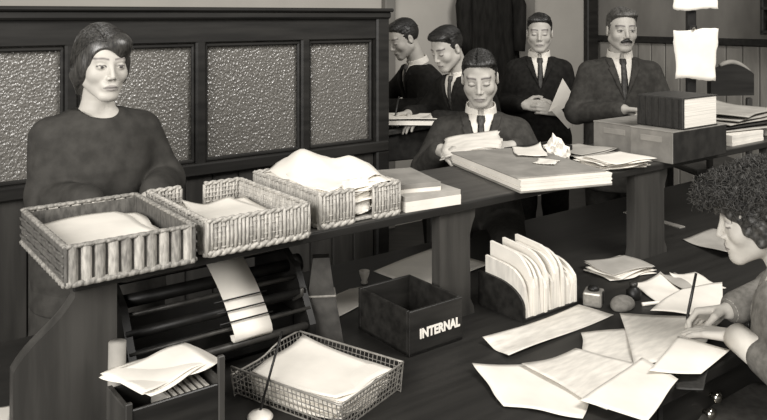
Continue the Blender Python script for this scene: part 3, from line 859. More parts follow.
for k, (q, mm) in enumerate((([(2.186, 1.535), (2.10, 1.368), (2.235, 1.335), (2.30, 1.502)], 'paper'), ([(2.30, 1.502), (2.235, 1.335), (2.31, 1.335), (2.38, 1.490)], 'papergrey'), ([(2.34, 1.49), (2.275, 1.345), (2.395, 1.328), (2.445, 1.46)], 'paper'))):  # shade of the middle page is put into its paper colour
    sheet_mesh([(x - 2.30, y - 1.43) for x, y in q], 0.004 * (k == 1), 0.006, 60 + k, 0.0025, curl=[(3 if k == 0 else 0, 0.018)]).build('page', M[mm], bk, smooth=True)
pile('small stack of pamphlets by the foot of the shelf upright', 2.262, 1.640, DESK_Z + 0.0015, 0.20, 0.145, 6, 63, 0.012, 9, 0.0042, top='papergrey', amp=0.004, rz=-4, name='pamphlet_stack')
sheet('buff sheet lying behind the writing woman\'s head', [(2.773, 1.717), (2.69, 1.485), (2.88, 1.46), (2.99, 1.70)], T + 0.002, 'papergrey', 0.010, 14, [(1, 0.012)])
sheet('dark folder jutting out under the hanging sheet', [(1.66, 1.04), (1.70, 0.995), (1.86, 1.07), (1.80, 1.14)], T + 0.0005, 'cloth', 0.001, 15, th=0.001, name='folder', cat='folder')

# inkwell, stone and bottle
iw = empty('glass_inkwell', W(1.945, 1.50, DESK_Z), A + 0.5, 'square glass inkwell with dark ink beside the file rack', 'inkwell')
MB().rbox((0, 0, 0.022), (0.062, 0.056, 0.044), 0.006, seg=2).build('glass_body', M['wire'], iw)
MB().rbox((0.0, -0.004, 0.024), (0.028, 0.051, 0.036), 0.003).build('ink_well', M['iron'], iw)
MB().lathe([(0.017, 0.0), (0.018, 0.006), (0.013, 0.012), (0.002, 0.015)], 16).build('cap', M['iron'], iw, (0, 0, 0.0445), smooth=True)
bm = bmesh.new(); bmesh.ops.create_icosphere(bm, subdivisions=3, radius=0.042)
for p in bm.verts:
    p.co = Vector((p.co.x * 1.05, p.co.y * 0.75, max(p.co.z, -0.02) * 0.6 + 0.012)) * (1 + 0.06 * math.sin(60 * p.co.x + 40 * p.co.y))
me = bpy.data.meshes.new('sponge'); bm.to_mesh(me); bm.free(); me.shade_smooth()
tag(link('pen_wiper', me, M['cardigan'], None, W(1.985, 1.425, DESK_Z), (0, 0, A)), 'rounded grey pen wiper between inkwell and black ink bottle', 'pen wiper')
ibt = empty('ink_bottle', W(2.085, 1.455, DESK_Z), A, 'squat black ink bottle beside the grey pen wiper', 'bottle')
MB().lathe([(0.022, 0), (0.023, 0.004), (0.023, 0.026), (0.012, 0.034), (0.010, 0.040)], 18).build('body', M['iron'], ibt, smooth=True)
MB().lathe([(0.012, 0.040), (0.013, 0.042), (0.013, 0.050), (0.003, 0.052)], 14).build('stopper', M['steel'], ibt, smooth=True)
o = MB().tube([(0, 0, 0.006), (0.05, -0.02, 0.006), (0.10, -0.03, 0.006)], [0.006, 0.005, 0.003], 8).build('pen_holder', M['china'], None, W(2.05, 1.40, DESK_Z), (0, 0, A), True)
tag(o, 'short white pen lying by the black ink bottle', 'pen')
o = MB().rbox((0, 0, 0.003), (0.035, 0.30, 0.006), 0.001).build('ruler', M['buff'], None, W(2.95, 1.96, DESK_Z), (0, 0, A - 0.1)); tag(o, 'wooden ruler lying at the back of the desk by the right upright', 'ruler')

# ------------------------------------------------------------------ high writing desk at the back
hd = empty('high_desk', (-0.06, 4.31, 0), math.radians(-63), 'tall sloping clerks\' desk where two men write, behind the partition', 'desk')
MB().rbox((0, 0, 1.065), (0.85, 0.46, 0.03), 0.006, R=Matrix.Rotation(math.radians(5), 3, 'X')).build('top', M['wood'], hd)
MB().rbox((0, 0, 0.975), (0.80, 0.40, 0.14), 0.006).build('case', M['frame'], hd)
for sx in (-1, 1):
    for sy in (-1, 1):
        MB().rbox((sx * 0.37, sy * 0.17, 0.455), (0.05, 0.05, 0.91), 0.004).build('leg', M['frame'], hd)
hbk = book('open white ledger on the tall clerks\' desk', 2.535, 3.10, 1.092, 0.34, 0.26, 0.03, -40, M['cloth'], cov=0.003)
tp = sheet_mesh(rect(0, 0, 0.33, 0.25), 0.031, 0.004, 77).build('page', M['paper'], hbk, smooth=True)

# ------------------------------------------------------------------ coats on pegs
def coat(label, u, zt, w, ln, seed):
    root = empty('hanging_coat', W(u, WB - 0.10, 0), A, label, 'coat')
    vs = []; fs = []; n = 48; R_ = 22
    rnd = random.Random(seed); ph = rnd.uniform(0, 6)
    for i in range(R_ + 1):
        t = i / R_
        z = zt - ln * t
        ww = w * (0.16 + 0.62 * min(1, t / 0.13) ** 0.6 + 0.22 * t); dd = 0.055 + 0.03 * t
        for k in range(n):
            a_ = 2 * PI * k / n
            fold = 1 + (0.05 + 0.10 * t) * math.sin(9 * a_ + ph + 1.3 * math.sin(3 * t)) + 0.03 * math.sin(17 * a_ + 2 * ph)
            vs.append((math.cos(a_) * ww / 2 * fold, math.sin(a_) * dd * fold, z))
    for i in range(R_):
        for k in range(n):
            fs.append((i * n + k, i * n + (k + 1) % n, (i + 1) * n + (k + 1) % n, (i + 1) * n + k))
    fs.append(tuple(range(n - 1, -1, -1))); fs.append(tuple(R_ * n + k for k in range(n)))
    MB().add(vs, fs).build('coat_body', M['coat'], root, smooth=True)
    for sx in (-1, 1):
        MB().tube([(sx * w * 0.34, -0.02, zt - 0.13), (sx * w * 0.44, -0.05, zt - 0.35), (sx * w * 0.43, -0.06, zt - 0.62), (sx * w * 0.42, -0.055, zt - 0.74)], [0.05, 0.065, 0.06, 0.058], 12).build('sleeve', M['coat'], root, smooth=True)
    MB().tube([(-0.08, 0.0, zt), (0, -0.06, zt + 0.015), (0.08, 0.0, zt)], 0.022, 8).build('collar', M['coat'], root, smooth=True)
    MB().tube([(0, 0.08, zt + 0.03), (0, 0.02, zt + 0.03), (0, 0.0, zt + 0.05)], 0.008, 8).build('peg', M['chrome'], root, smooth=True)
    return root


coat('long black overcoat hanging on the back wall behind the young clerk', 4.62, 2.08, 0.74, 1.35, 3)

# ------------------------------------------------------------------ background cabinet and chair on the right
cb = empty('dark_shelf_unit', W(WR - 0.20, 2.00), A, 'dark wall shelves with bundles at the upper right', 'shelves')
for zz in (1.52, 1.70, 1.95, 2.2):
    MB().rbox((0, 0, zz), (0.34, 1.9, 0.025), 0.004).build('shelf_plank', M['frame'], cb)
for yy in (-0.94, 0.0, 0.94):
    MB().rbox((0, yy, 1.86), (0.34, 0.025, 0.72), 0.004).build('upright', M['frame'], cb)
MB().rbox((0.165, 0, 1.86), (0.012, 1.9, 0.70), 0.002).build('back_board', M['frame'], cb)
rnd = random.Random(5)
names = ('first', 'second', 'third', 'fourth', 'fifth', 'sixth', 'seventh', 'eighth')
for k in range(8):
    o = MB().rbox((0, 0, 0.045), (0.22, 0.16, rnd.uniform(0.06, 0.11)), 0.012, seg=2)
    o = o.build('paper_bundle', M['panel' if k % 3 else 'dado'], None, W(WR - 0.25, 1.17 + 0.235 * k, 1.545), (0, 0, A + rnd.uniform(-.1, .1)))
    tag(o, '%s grey bundle from the near end of the dark wall shelf' % names[k], 'bundle', 'bundles on the dark wall shelves')

chv = empty('office_chair', (1.855, 4.35, 0), math.radians(8), 'dark chair back with pale top rail beyond the clipped notice', 'chair')
MB().rbox((0, 0, 0.80), (0.40, 0.38, 0.04), 0.012, seg=2).build('seat', M['wood'], chv)
for sx in (-1, 1):
    for sy in (-1, 1):
        MB().rbox((sx * 0.17, sy * 0.16, 0.39), (0.04, 0.04, 0.78), 0.006).build('leg', M['wood'], chv)
    MB().rbox((sx * 0.115, -0.17, 1.0), (0.03, 0.03, 0.40), 0.006).build('back_post', M['wood'], chv)
prof = [(-0.125, 1.215)] + [(0.125, 1.215)] + [(0.125 - 0.25 * i / 12, 1.30 + 0.085 * math.sin(PI * (0.12 + 0.76 * i / 12))) for i in range(13)]
smooth_angle(MB().prism(prof, 'y', -0.20, -0.16).build('backrest', M['frame'], chv), 30)
prof = [(0.115 - 0.17 * i / 12, 1.305 + 0.085 * math.sin(PI * (0.12 + 0.76 * i / 12 * .8))) for i in range(13)]
MB().tube([(x, -0.17, z + 0.004) for x, z in prof], 0.014, 8).build('top_rail', M['buff'], chv, smooth=True)
# ================================================================== PEOPLE: distance fields meshed with surface nets
def axis(lo, hi, coarse, fine):
    out = [lo]; p = lo
    while p < hi:
        st = coarse
        for a, b, f in fine:
            if a - coarse * 0.5 <= p <= b: st = min(st, f)
        p += st; out.append(p)
    return np.array(out, dtype=np.float32)


def smin(a, b, k):
    if k <= 0: return np.minimum(a, b)
    h = np.clip(0.5 + 0.5 * (b - a) / k, 0, 1)
    return b + (a - b) * h - k * h * (1 - h)


class Field:
    def __init__(s, xs, ys, zs):
        s.xs, s.ys, s.zs = xs, ys, zs
        s.d = np.full((len(xs), len(ys), len(zs)), 0.2, dtype=np.float32)

    def _sl(s, lo, hi):
        r = []
        for ax, a, b in zip((s.xs, s.ys, s.zs), lo, hi):
            i = max(0, np.searchsorted(ax, a) - 1); j = min(len(ax), np.searchsorted(ax, b) + 1)
            r.append(slice(i, j))
        return tuple(r)

    def grid(s, sl):
        return s.xs[sl[0]][:, None, None], s.ys[sl[1]][None, :, None], s.zs[sl[2]][None, None, :]

    def op(s, fn, lo, hi, k=0.0, cut=False):
        sl = s._sl(lo, hi)
        if any(q.stop - q.start < 1 for q in sl): return
        v = fn(*s.grid(sl)).astype(np.float32)
        cur = s.d[sl]
        s.d[sl] = -smin(-cur, v, k) if cut else smin(cur, v, k)

    def cone(s, a, b, ra, rb, k=0.01, cut=False, sq=None):
        a = np.array(a, np.float32); b = np.array(b, np.float32)
        m = max(ra, rb) + k + 0.03
        ab = b - a; L = float(ab @ ab) + 1e-9

        def fn(X, Y, Z):
            px, py, pz = X - a[0], Y - a[1], Z - a[2]
            t = np.clip((px * ab[0] + py * ab[1] + pz * ab[2]) / L, 0, 1)
            return np.sqrt((px - t * ab[0]) ** 2 + (py - t * ab[1]) ** 2 + (pz - t * ab[2]) ** 2) - (ra + (rb - ra) * t)
        s.op(fn, np.minimum(a, b) - m, np.maximum(a, b) + m, k, cut)

    def ell(s, c, r, k=0.01, cut=False, R=None):
        c = np.array(c, np.float32); R = np.eye(3) if R is None else np.array(R)
        m = max(r) + k + 0.03

        def fn(X, Y, Z):
            x, y, z = X - c[0], Y - c[1], Z - c[2]
            lx = R[0, 0] * x + R[1, 0] * y + R[2, 0] * z
            ly = R[0, 1] * x + R[1, 1] * y + R[2, 1] * z
            lz = R[0, 2] * x + R[1, 2] * y + R[2, 2] * z
            k0 = np.sqrt((lx / r[0]) ** 2 + (ly / r[1]) ** 2 + (lz / r[2]) ** 2)
            k1 = np.sqrt((lx / r[0] ** 2) ** 2 + (ly / r[1] ** 2) ** 2 + (lz / r[2] ** 2) ** 2) + 1e-6
            return k0 * (k0 - 1) / k1
        s.op(fn, c - m, c + m, k, cut)

    def mesh(s, name):
        d = s.d
        ins = d < 0
        c = np.zeros(tuple(n - 1 for n in d.shape), np.int8)
        for i in (0, 1):
            for j in (0, 1):
                for k in (0, 1):
                    c += ins[i:d.shape[0] - 1 + i, j:d.shape[1] - 1 + j, k:d.shape[2] - 1 + k]
        act = (c > 0) & (c < 8)
        idx = np.argwhere(act)
        ids = np.full(act.shape, -1, np.int32); ids[act] = np.arange(len(idx))
        acc = np.zeros((len(idx), 3), np.float64); cnt = np.zeros(len(idx))
        ax = (s.xs, s.ys, s.zs)
        for a in range(3):
            o1, o2 = [q for q in range(3) if q != a]
            for p in (0, 1):
                for q in (0, 1):
                    i0 = idx.copy(); i0[:, o1] += p; i0[:, o2] += q
                    i1 = i0.copy(); i1[:, a] += 1
                    d0 = d[i0[:, 0], i0[:, 1], i0[:, 2]]; d1 = d[i1[:, 0], i1[:, 1], i1[:, 2]]
                    mk = (d0 < 0) != (d1 < 0)
                    t = np.where(mk, d0 / np.where(mk, d0 - d1, 1), 0)
                    P = np.stack([ax[w][i0[:, w]] for w in range(3)], 1).astype(np.float64)
                    P[:, a] += t * (ax[a][i1[:, a]] - ax[a][i0[:, a]])
                    acc[mk] += P[mk]; cnt[mk] += 1
        V = acc / np.maximum(cnt, 1)[:, None]
        faces = []
        for a in range(3):
            o1, o2 = [(1, 2), (2, 0), (0, 1)][a]
            s0 = [slice(None)] * 3; s1 = [slice(None)] * 3
            s0[a] = slice(0, -1); s1[a] = slice(1, None)
            A0 = ins[tuple(s0)]; A1 = ins[tuple(s1)]
            e = np.argwhere(A0 != A1)
            ok = (e[:, o1] > 0) & (e[:, o2] > 0) & (e[:, o1] < d.shape[o1] - 1) & (e[:, o2] < d.shape[o2] - 1)
            e = e[ok]
            fl = A0[e[:, 0], e[:, 1], e[:, 2]]

            def cid(p, q):
                w = e.copy(); w[:, o1] -= p; w[:, o2] -= q
                return ids[w[:, 0], w[:, 1], w[:, 2]]
            Q = np.stack([cid(1, 1), cid(0, 1), cid(0, 0), cid(1, 0)], 1)
            Q[~fl] = Q[~fl][:, ::-1]
            faces.append(Q)
        F = np.concatenate(faces); F = F[(F >= 0).all(1)]
        me = bpy.data.meshes.new(name)
        me.vertices.add(len(V)); me.vertices.foreach_set('co', V.astype(np.float32).ravel())
        me.loops.add(len(F) * 4); me.loops.foreach_set('vertex_index', F.astype(np.int32).ravel())
        me.polygons.add(len(F)); me.polygons.foreach_set('loop_start', np.arange(0, len(F) * 4, 4, dtype=np.int32))
        me.update(calc_edges=True); me.validate()
        me.shade_smooth()
        return me, V


def rotm(yaw, pitch, roll=0):
    return np.array(Matrix.Rotation(math.radians(yaw), 3, 'Z') @ Matrix.Rotation(math.radians(pitch), 3, 'X') @ Matrix.Rotation(math.radians(roll), 3, 'Y'))


SEC_M = [(-0.9, .185, .135), (-0.3, .178, .128), (0.0, .168, .120), (.28, .152, .112), (.6, .160, .120), (.80, .158, .112), (.90, .138, .092), (.965, .098, .070), (1.0, .070, .058), (1.05, .05, .05)]
SEC_F = [(-0.9, .200, .150), (-0.3, .185, .140), (0.0, .170, .125), (.30, .135, .105), (.60, .148, .128), (.78, .140, .110), (.90, .118, .083), (.965, .086, .064), (1.0, .064, .054), (1.05, .05, .05)]


class Body:
    def __init__(s, name, label, loc, rot, head, hrot=(0, 0, 0), nb=None, hip=(0, 0, 0.92), sw=0.175, elbows=None, wrists=None, hands=None,
                 sit=None, female=False, skin='skin', res=0.003, eyes='open', hs=0.95, knees=None, group=None):
        s.root = empty(name, (loc[0], loc[1], 0), rot, label, 'person', group)
        s.hc = np.array(head, float); s.R = rotm(*hrot)
        s.nb = np.array(nb if nb is not None else (head[0] * 0.5, head[1] + 0.05, head[2] - 0.15), float)
        s.hip = np.array(hip, float); s.sw = sw; s.female = female
        s.el = [np.array(e, float) for e in elbows]; s.wr = [np.array(w, float) for w in wrists]
        s.sh = [s.nb + np.array((-sw, 0.005, -0.082)), s.nb + np.array((sw, 0.005, -0.082))]
        s.hands = hands; s.sec = SEC_F if female else SEC_M
        s.sit = sit; s.skin = skin; s.res = res; s.eyes = eyes
        s.hs = hs

    # torso loft
    def torso(s, f, inf, t0, t1, k=0.02, wrinkle=0.0, seed=0):
        H = s.nb[2] - s.hip[2]
        ts = np.array([q[0] for q in s.sec]); rx = np.array([q[1] for q in s.sec]) + inf; ry = np.array([q[2] for q in s.sec]) + inf
        z0, z1 = s.hip[2] + t0 * H, s.hip[2] + t1 * H
        rs = np.random.RandomState(seed); ph = rs.uniform(0, 6, 8)

        def fn(X, Y, Z):
            t = (Z - s.hip[2]) / H
            cx = s.hip[0] + (s.nb[0] - s.hip[0]) * np.clip(t, 0, 1.1); cy = s.hip[1] + (s.nb[1] - s.hip[1]) * np.clip(t, 0, 1.1)
            a = np.interp(t, ts, rx); b = np.interp(t, ts, ry)
            q = ((np.abs((X - cx) / a)) ** 2.3 + (np.abs((Y - cy) / b)) ** 2.3) ** (1 / 2.3)
            d = (q - 1) * np.minimum(a, b)
            if wrinkle:
                d = d + wrinkle * (np.sin(38 * Z + 22 * X + ph[0]) * np.sin(17 * X + 9 * Z + ph[1]) + 0.6 * np.sin(60 * X - 28 * Z + ph[2]) * np.sin(13 * Z + ph[3]))
            return np.maximum(d, np.maximum(z0 - Z, Z - z1))
        m = 0.28
        lo = np.minimum(s.hip, s.nb) - m; hi = np.maximum(s.hip, s.nb) + m
        lo[2] = z0 - 0.03; hi[2] = z1 + 0.03
        f.op(fn, lo, hi, k)

    def bounds(s, ext=0.02, z0=0.0):
        P = [s.hc - 0.16, s.hc + 0.16, s.hip - 0.24, s.hip + 0.24] + [q - 0.10 for q in s.el + s.sh] + [q + 0.10 for q in s.el + s.sh] + [q - 0.20 for q in s.wr] + [q + 0.20 for q in s.wr]
        if s.sit:
            for kx, an in s.sit:
                P += [np.array(kx) - 0.12, np.array(kx) + 0.12, np.array(an) - 0.14, np.array(an) + 0.14]
        lo = np.min(P, 0) - ext; hi = np.max(P, 0) + ext
        lo[2] = max(z0 - 0.03, -0.03) if z0 is not None else lo[2]
        return lo, hi

    def hand(s, f, i):
        w = s.wr[i]
        d, nrm, curl, thumb = s.hands[i][:4]
        spread = s.hands[i][4] if len(s.hands[i]) > 4 else 0.0
        d = np.array(d, float); d /= np.linalg.norm(d)
        nrm = np.array(nrm, float); nrm -= d * (nrm @ d); nrm /= np.linalg.norm(nrm)
        side = np.cross(nrm, d) * (-1 if i == 0 else 1)     # towards the thumb
        sc = 0.92 if s.female else 1.0
        kn = []
        for q, (off, ln) in enumerate(((0.027, 0.090), (0.009, 0.094), (-0.010, 0.088), (-0.027, 0.078))):
            k_ = w + (side * off + d * ln) * sc
            kn.append(k_)
            f.cone(w + side * off * 0.6 * sc + d * 0.008, k_, 0.0135 * sc, 0.0105 * sc, 0.010)
        for q, (k_, L) in enumerate(zip(kn, ((0.042, 0.026, 0.020), (0.046, 0.029, 0.021), (0.043, 0.027, 0.020), (0.034, 0.021, 0.018)))):
            p = k_; ang = 0.0
            for j, l in enumerate(L):
                ang += math.radians(curl[j] if isinstance(curl, (list, tuple)) else curl)
                v = d * math.cos(ang) + nrm * math.sin(ang) + side * spread * (1.5 - q) * 0.12
                e = p + v / np.linalg.norm(v) * l * sc
                f.cone(p, e, (0.0092 - 0.0010 * j) * sc, (0.0084 - 0.0010 * j) * sc, 0.003)
                p = e
        b = w + (side * 0.022 + d * 0.022 + nrm * 0.006) * sc
        v1 = side * 0.75 + d * 0.75 + nrm * thumb; v1 /= np.linalg.norm(v1)
        m1 = b + v1 * 0.042 * sc
        v2 = side * 0.25 + d * 0.95 + nrm * thumb * 1.2; v2 /= np.linalg.norm(v2)
        m2 = m1 + v2 * 0.032 * sc
        m3 = m2 + (v2 * 0.9 - side * 0.2) * 0.024 * sc
        f.cone(b, m1, 0.0145 * sc, 0.0112 * sc, 0.008); f.cone(m1, m2, 0.0105 * sc, 0.0095 * sc, 0.003); f.cone(m2, m3, 0.0095 * sc, 0.0075 * sc, 0.003)
        s.pinch = (kn[0], m3)

    def build_body(s):
        lo, hi = s.bounds()
        fine = []
        for a in range(3):
            ff = [(s.hc[a] - 0.125, s.hc[a] + 0.125, s.res)]
            for w, hd in zip(s.wr, s.hands):
                dd = np.array(hd[0], float); dd /= np.linalg.norm(dd)
                c = w + dd * 0.08
                ff.append((c[a] - 0.11, c[a] + 0.11, s.res * 1.5))
            fine.append(ff)
        f = Field(*[axis(lo[a], hi[a], 0.014, fine[a]) for a in range(3)])
        fem = s.female
        s.torso(f, -0.012, -0.12, 1.03)
        # legs
        hz = s.hip
        for i, sx in enumerate((-1, 1)):
            h0 = hz + np.array((sx * 0.09, 0, -0.03))
            if s.sit:
                kx, an = [np.array(q, float) for q in s.sit[i]]
            else:
                kx = np.array((hz[0] + sx * 0.095, hz[1] - 0.01, 0.49 * hz[2] / 0.92)); an = np.array((hz[0] + sx * 0.095, hz[1] + 0.02, 0.09))
            f.cone(h0, kx, 0.080, 0.055, 0.03); f.cone(kx, an, 0.052, 0.036, 0.02)
            f.cone(an + np.array((0, 0, -0.045)), an + np.array((0, -0.15, -0.055)), 0.036, 0.030, 0.02)
        for i in (0, 1):
            sh, el, wr = s.sh[i], s.el[i], s.wr[i]
            f.cone(sh, el, 0.044, 0.036, 0.03); f.cone(el, wr, 0.038, 0.024 if fem else 0.027, 0.015)
            s.hand(f, i)
        # neck and head
        R, c, hs = s.R, s.hc, s.hs
        L = lambda *p: c + R @ (np.array(p, float) * hs)
        ell = lambda p, r_, k=0.01, cut=False, R=R: f.ell(p, tuple(q_ * hs for q_ in r_), k * hs, cut, R)
        cone = lambda p, q_, a_, b_, k=0.01, cut=False: f.cone(p, q_, a_ * hs, b_ * hs, k * hs, cut)
        f.cone(s.nb + np.array((0, 0.016, -0.03)), L(0, 0.026, -0.055), 0.054 if not fem else 0.047, 0.050 if not fem else 0.044, 0.02)
        ell(L(0, 0.012, 0.030), (0.075, 0.095, 0.087), 0.02)
        ell(L(0, -0.026, -0.026), (0.0655, 0.062, 0.080), 0.02)
        jw = 0.051 if not fem else 0.046
        for sx in (-1, 1):
            cone(L(sx * jw, 0.000, -0.056), L(sx * 0.018, -0.066, -0.100), 0.023, 0.017, 0.025)
            ell(L(sx * 0.040, -0.054, -0.030), (0.025, 0.025, 0.026), 0.016)
        cone(L(0, -0.040, -0.07), L(0, -0.072, -0.099), 0.036, 0.0170 if not fem else 0.0155, 0.025)
        cone(L(-0.036, -0.069, 0.021), L(0.036, -0.069, 0.021), 0.013, 0.013, 0.014)
        for sx in (-1, 1):
            ell(L(sx * 0.0315, -0.099, -0.001), (0.0185, 0.0155, 0.0115), 0.012, True)
            ell(L(sx * 0.0315, -0.0740, -0.002), (0.0160, 0.0140, 0.0125), 0.004)
        nw = 0.0 if fem else 0.0012
        cone(L(0, -0.083, 0.010), L(0, -0.1040, -0.033), 0.0070 + nw, 0.0085 + nw, 0.011)
        for sx in (-1, 1):
            ell(L(sx * 0.0105, -0.0930, -0.0390), (0.0075, 0.0105, 0.0065), 0.006)
            ell(L(sx * 0.0062, -0.098, -0.0445), (0.0030, 0.0042, 0.0026), 0.002, True)
        ell(L(0, -0.081, -0.066), (0.028, 0.014, 0.020), 0.014)
        ell(L(0, -0.0910, -0.0655), (0.0205, 0.0075, 0.0050), 0.004)
        ell(L(0, -0.0895, -0.0755), (0.0175, 0.0080, 0.0060), 0.004)
        cone(L(-0.021, -0.0950, -0.0705), L(0.021, -0.0950, -0.0705), 0.0014, 0.0014, 0.002, True)
        for sx in (-1, 1):
            Re = R @ np.array(Matrix.Rotation(sx * 0.35, 3, 'Z'))
            ell(L(sx * 0.0765, 0.012, -0.010), (0.0080, 0.019, 0.030), 0.006, False, Re)
            ell(L(sx * 0.0850, 0.006, -0.008), (0.006, 0.010, 0.016), 0.004, True, Re)
        me, V = f.mesh('body')
        # own tones of brows, lashes, lips, irises; lid crease and mouth line painted shade
        q = (V - c) @ R / hs
        x, y, z = np.abs(q[:, 0]), q[:, 1], q[:, 2]
        tone = np.ones(len(V))
        front = (y < -0.045) & (np.abs(z) < 0.13) & (x < 0.08)

        def soft(v, w): return np.clip(1 - v / w, 0, 1)
        zb = 0.0225 + 0.0035 * np.sin((x - 0.010) / 0.045 * PI)
        br = front & (x > 0.010) & (x < 0.055)
        tone = np.where(br, tone * (1 - (0.72 if not fem else 0.60) * np.clip(1.6 * soft(np.abs(z - zb), 0.0062 if not fem else 0.0045), 0, 1)), tone)
        ex = x - 0.0315
        inr = front & (np.abs(ex) < 0.016)
        if s.eyes == 'open':
            zc = -0.002; hh = 0.0052 * np.sqrt(np.clip(1 - (ex / 0.0155) ** 2, 0, 1))
            alm = inr & (np.abs(z - zc) < hh)
            tone = np.where(alm, 1.05, tone)
            gx = q[:, 0] - np.sign(q[:, 0]) * 0.0315
            ir = alm & (np.hypot(gx, z - zc + 0.001) < 0.0062)
            tone = np.where(ir, 0.12, tone)
            lid = inr & (np.abs(z - zc - hh) < 0.0022)
            tone = np.where(lid, 0.22, tone)
        else:
            zl = -0.0065 - 0.0020 * (1 - (ex / 0.0155) ** 2)
            tone = np.where(inr, tone * (1 - 0.80 * np.clip(1.5 * soft(np.abs(z - zl), 0.0034), 0, 1)), tone)
            crease = inr & (np.abs(z - 0.0085 + 20 * ex ** 2) < 0.0016)
            tone = np.where(crease, tone * 0.62, tone)
        lp = front & (y < -0.07) & ((x / 0.0210) ** 2 + ((z + 0.0708) / 0.0105) ** 2 < 1)
        tone = np.where(lp, 0.60 if fem else 0.74, tone)
        tone = np.where(front & (y < -0.07) & (x < 0.024) & (np.abs(z + 0.0705) < 0.0020), 0.30, tone)
        att = me.color_attributes.new('tone', 'FLOAT_COLOR', 'POINT')
        buf = np.ones((len(V), 4), np.float32); buf[:, :3] = tone[:, None]
        buf[:, 1] *= np.where(tone < 1, 0.97, 1)
        att.data.foreach_set('color', buf.ravel())
        s.body = link('body', me, M[s.skin], s.root)
        return s

    def cloth(s, name, m, parts, cuts=(), res=0.007, lo=None, hi=None):
        l0, h0 = s.bounds()
        lo = l0 if lo is None else np.maximum(l0, lo); hi = h0 if hi is None else np.minimum(h0, hi)
        f = Field(*[axis(lo[a], hi[a], res, []) for a in range(3)])
        for p in parts: p(f)
        for c in cuts: c(f)
        f.d[0] = f.d[-1] = 0.1; f.d[:, 0] = f.d[:, -1] = 0.1; f.d[:, :, 0] = f.d[:, :, -1] = 0.1
        me, V = f.mesh(name)
        return link(name, me, M[m], s.root)

    def sleeves(s, inf=0.016, end=0.90, end1=None):
        def p(f):
            for i in (0, 1):
                sh, el, w = s.sh[i], s.el[i], s.wr[i]
                f.cone(sh, el, 0.047 + inf, 0.040 + inf, 0.045)
                f.cone(el, el + (w - el) * (end1 if i and end1 else end), 0.039 + inf, 0.030 + inf, 0.012)
                # soft folds at the elbow
                for t, rr in ((0.86, 0.046), (0.95, 0.049), (1.03, 0.047)):
                    q = sh + (el - sh) * t if t < 1 else el + (w - el) * (t - 1)
                    f.ell(q, (rr + inf * 0.95,) * 3, 0.008)
        return p

    def neck_cut(s, r=0.062, drop=0.0, fwd=0.0):
        return lambda f: f.ell(s.nb + np.array((0, -0.01 - fwd, 0.025 - drop)), (r, r + fwd, r * 0.95), 0.004, True)

    def vcut(s, tb, wtop=0.062, k=0.003):
        H = s.nb[2] - s.hip[2]; zb = s.hip[2] + tb * H; zt = s.nb[2] + 0.02

        def c(f):
            def fn(X, Y, Z):
                w = wtop * np.clip((Z - zb) / (zt - zb), -0.2, 1.3)
                cy = s.hip[1] + (s.nb[1] - s.hip[1]) * np.clip((Z - s.hip[2]) / H, 0, 1)
                return np.maximum(np.abs(X - s.nb[0]) - w, Y - cy - 0.01) * 0.9
            f.op(fn, (s.nb[0] - 0.12, s.nb[1] - 0.4, zb - 0.02), (s.nb[0] + 0.12, s.nb[1] + 0.1, zt + 0.1), k, True)
        return c

    def suit(s, m='suit', tb=0.60, wtop=0.058, res=0.007, vest=None, tie='tie', trousers=True, collar=True):
        H = s.nb[2] - s.hip[2]
        zl = s.hip[2] - 0.22
        t0 = -0.22 / H
        s.cloth('jacket', m, [lambda f: s.torso(f, 0.020, t0, 1.0, 0.02, 0.0022, 3), s.sleeves()], [s.vcut(tb, wtop), s.neck_cut(0.066)], res, lo=(-9, -9, zl - 0.03), hi=(9, 9, s.nb[2] + 0.06))
        # lapels: a proud band either side of the V
        zb = s.hip[2] + tb * H; zt = s.nb[2] + 0.015

        def lap(f):
            s.torso(f, 0.027, tb - 0.05, 0.99, 0.0)

        def lapcut(f):
            def fn(X, Y, Z):
                t = np.clip((Z - zb) / (zt - zb), 0, 1.2)
                w0 = wtop * t; w1 = w0 + 0.050 * np.minimum(1, 1.15 * t) * np.where(t > 0.72, 0.72, 1.0)
                cy = s.hip[1] + (s.nb[1] - s.hip[1]) * np.clip((Z - s.hip[2]) / H, 0, 1)
                ax_ = np.abs(X - s.nb[0])
                keep = np.maximum(np.maximum(w0 - ax_, ax_ - w1), Y - cy + 0.02)
                return -keep
            f.op(fn, (-9, -9, -9), (9, 9, 9), 0, True)
        s.cloth('lapels', m, [lap], [lapcut, s.neck_cut(0.066)], 0.0055, lo=(s.nb[0] - 0.15, s.nb[1] - 0.3, zb - 0.04), hi=(s.nb[0] + 0.15, s.nb[1] + 0.12, s.nb[2] + 0.05))
        s.cloth('shirt', 'shirt', [lambda f: s.torso(f, 0.006, 0.3, 0.995, 0.0)], [s.neck_cut(0.054)], 0.007, lo=(s.nb[0] - 0.2, s.nb[1] - 0.3, s.hip[2] + 0.3 * H - 0.02), hi=(s.nb[0] + 0.2, s.nb[1] + 0.2, s.nb[2] + 0.05))
        if vest:
            s.cloth('waistcoat', m, [lambda f: s.torso(f, 0.012, 0.2, 0.95, 0.0)], [s.vcut(vest, wtop * 0.95)], 0.006, lo=(s.nb[0] - 0.17, s.nb[1] - 0.3, s.hip[2] + 0.2 * H - 0.02), hi=(s.nb[0] + 0.17, s.nb[1] + 0.05, s.nb[2] + 0.03))
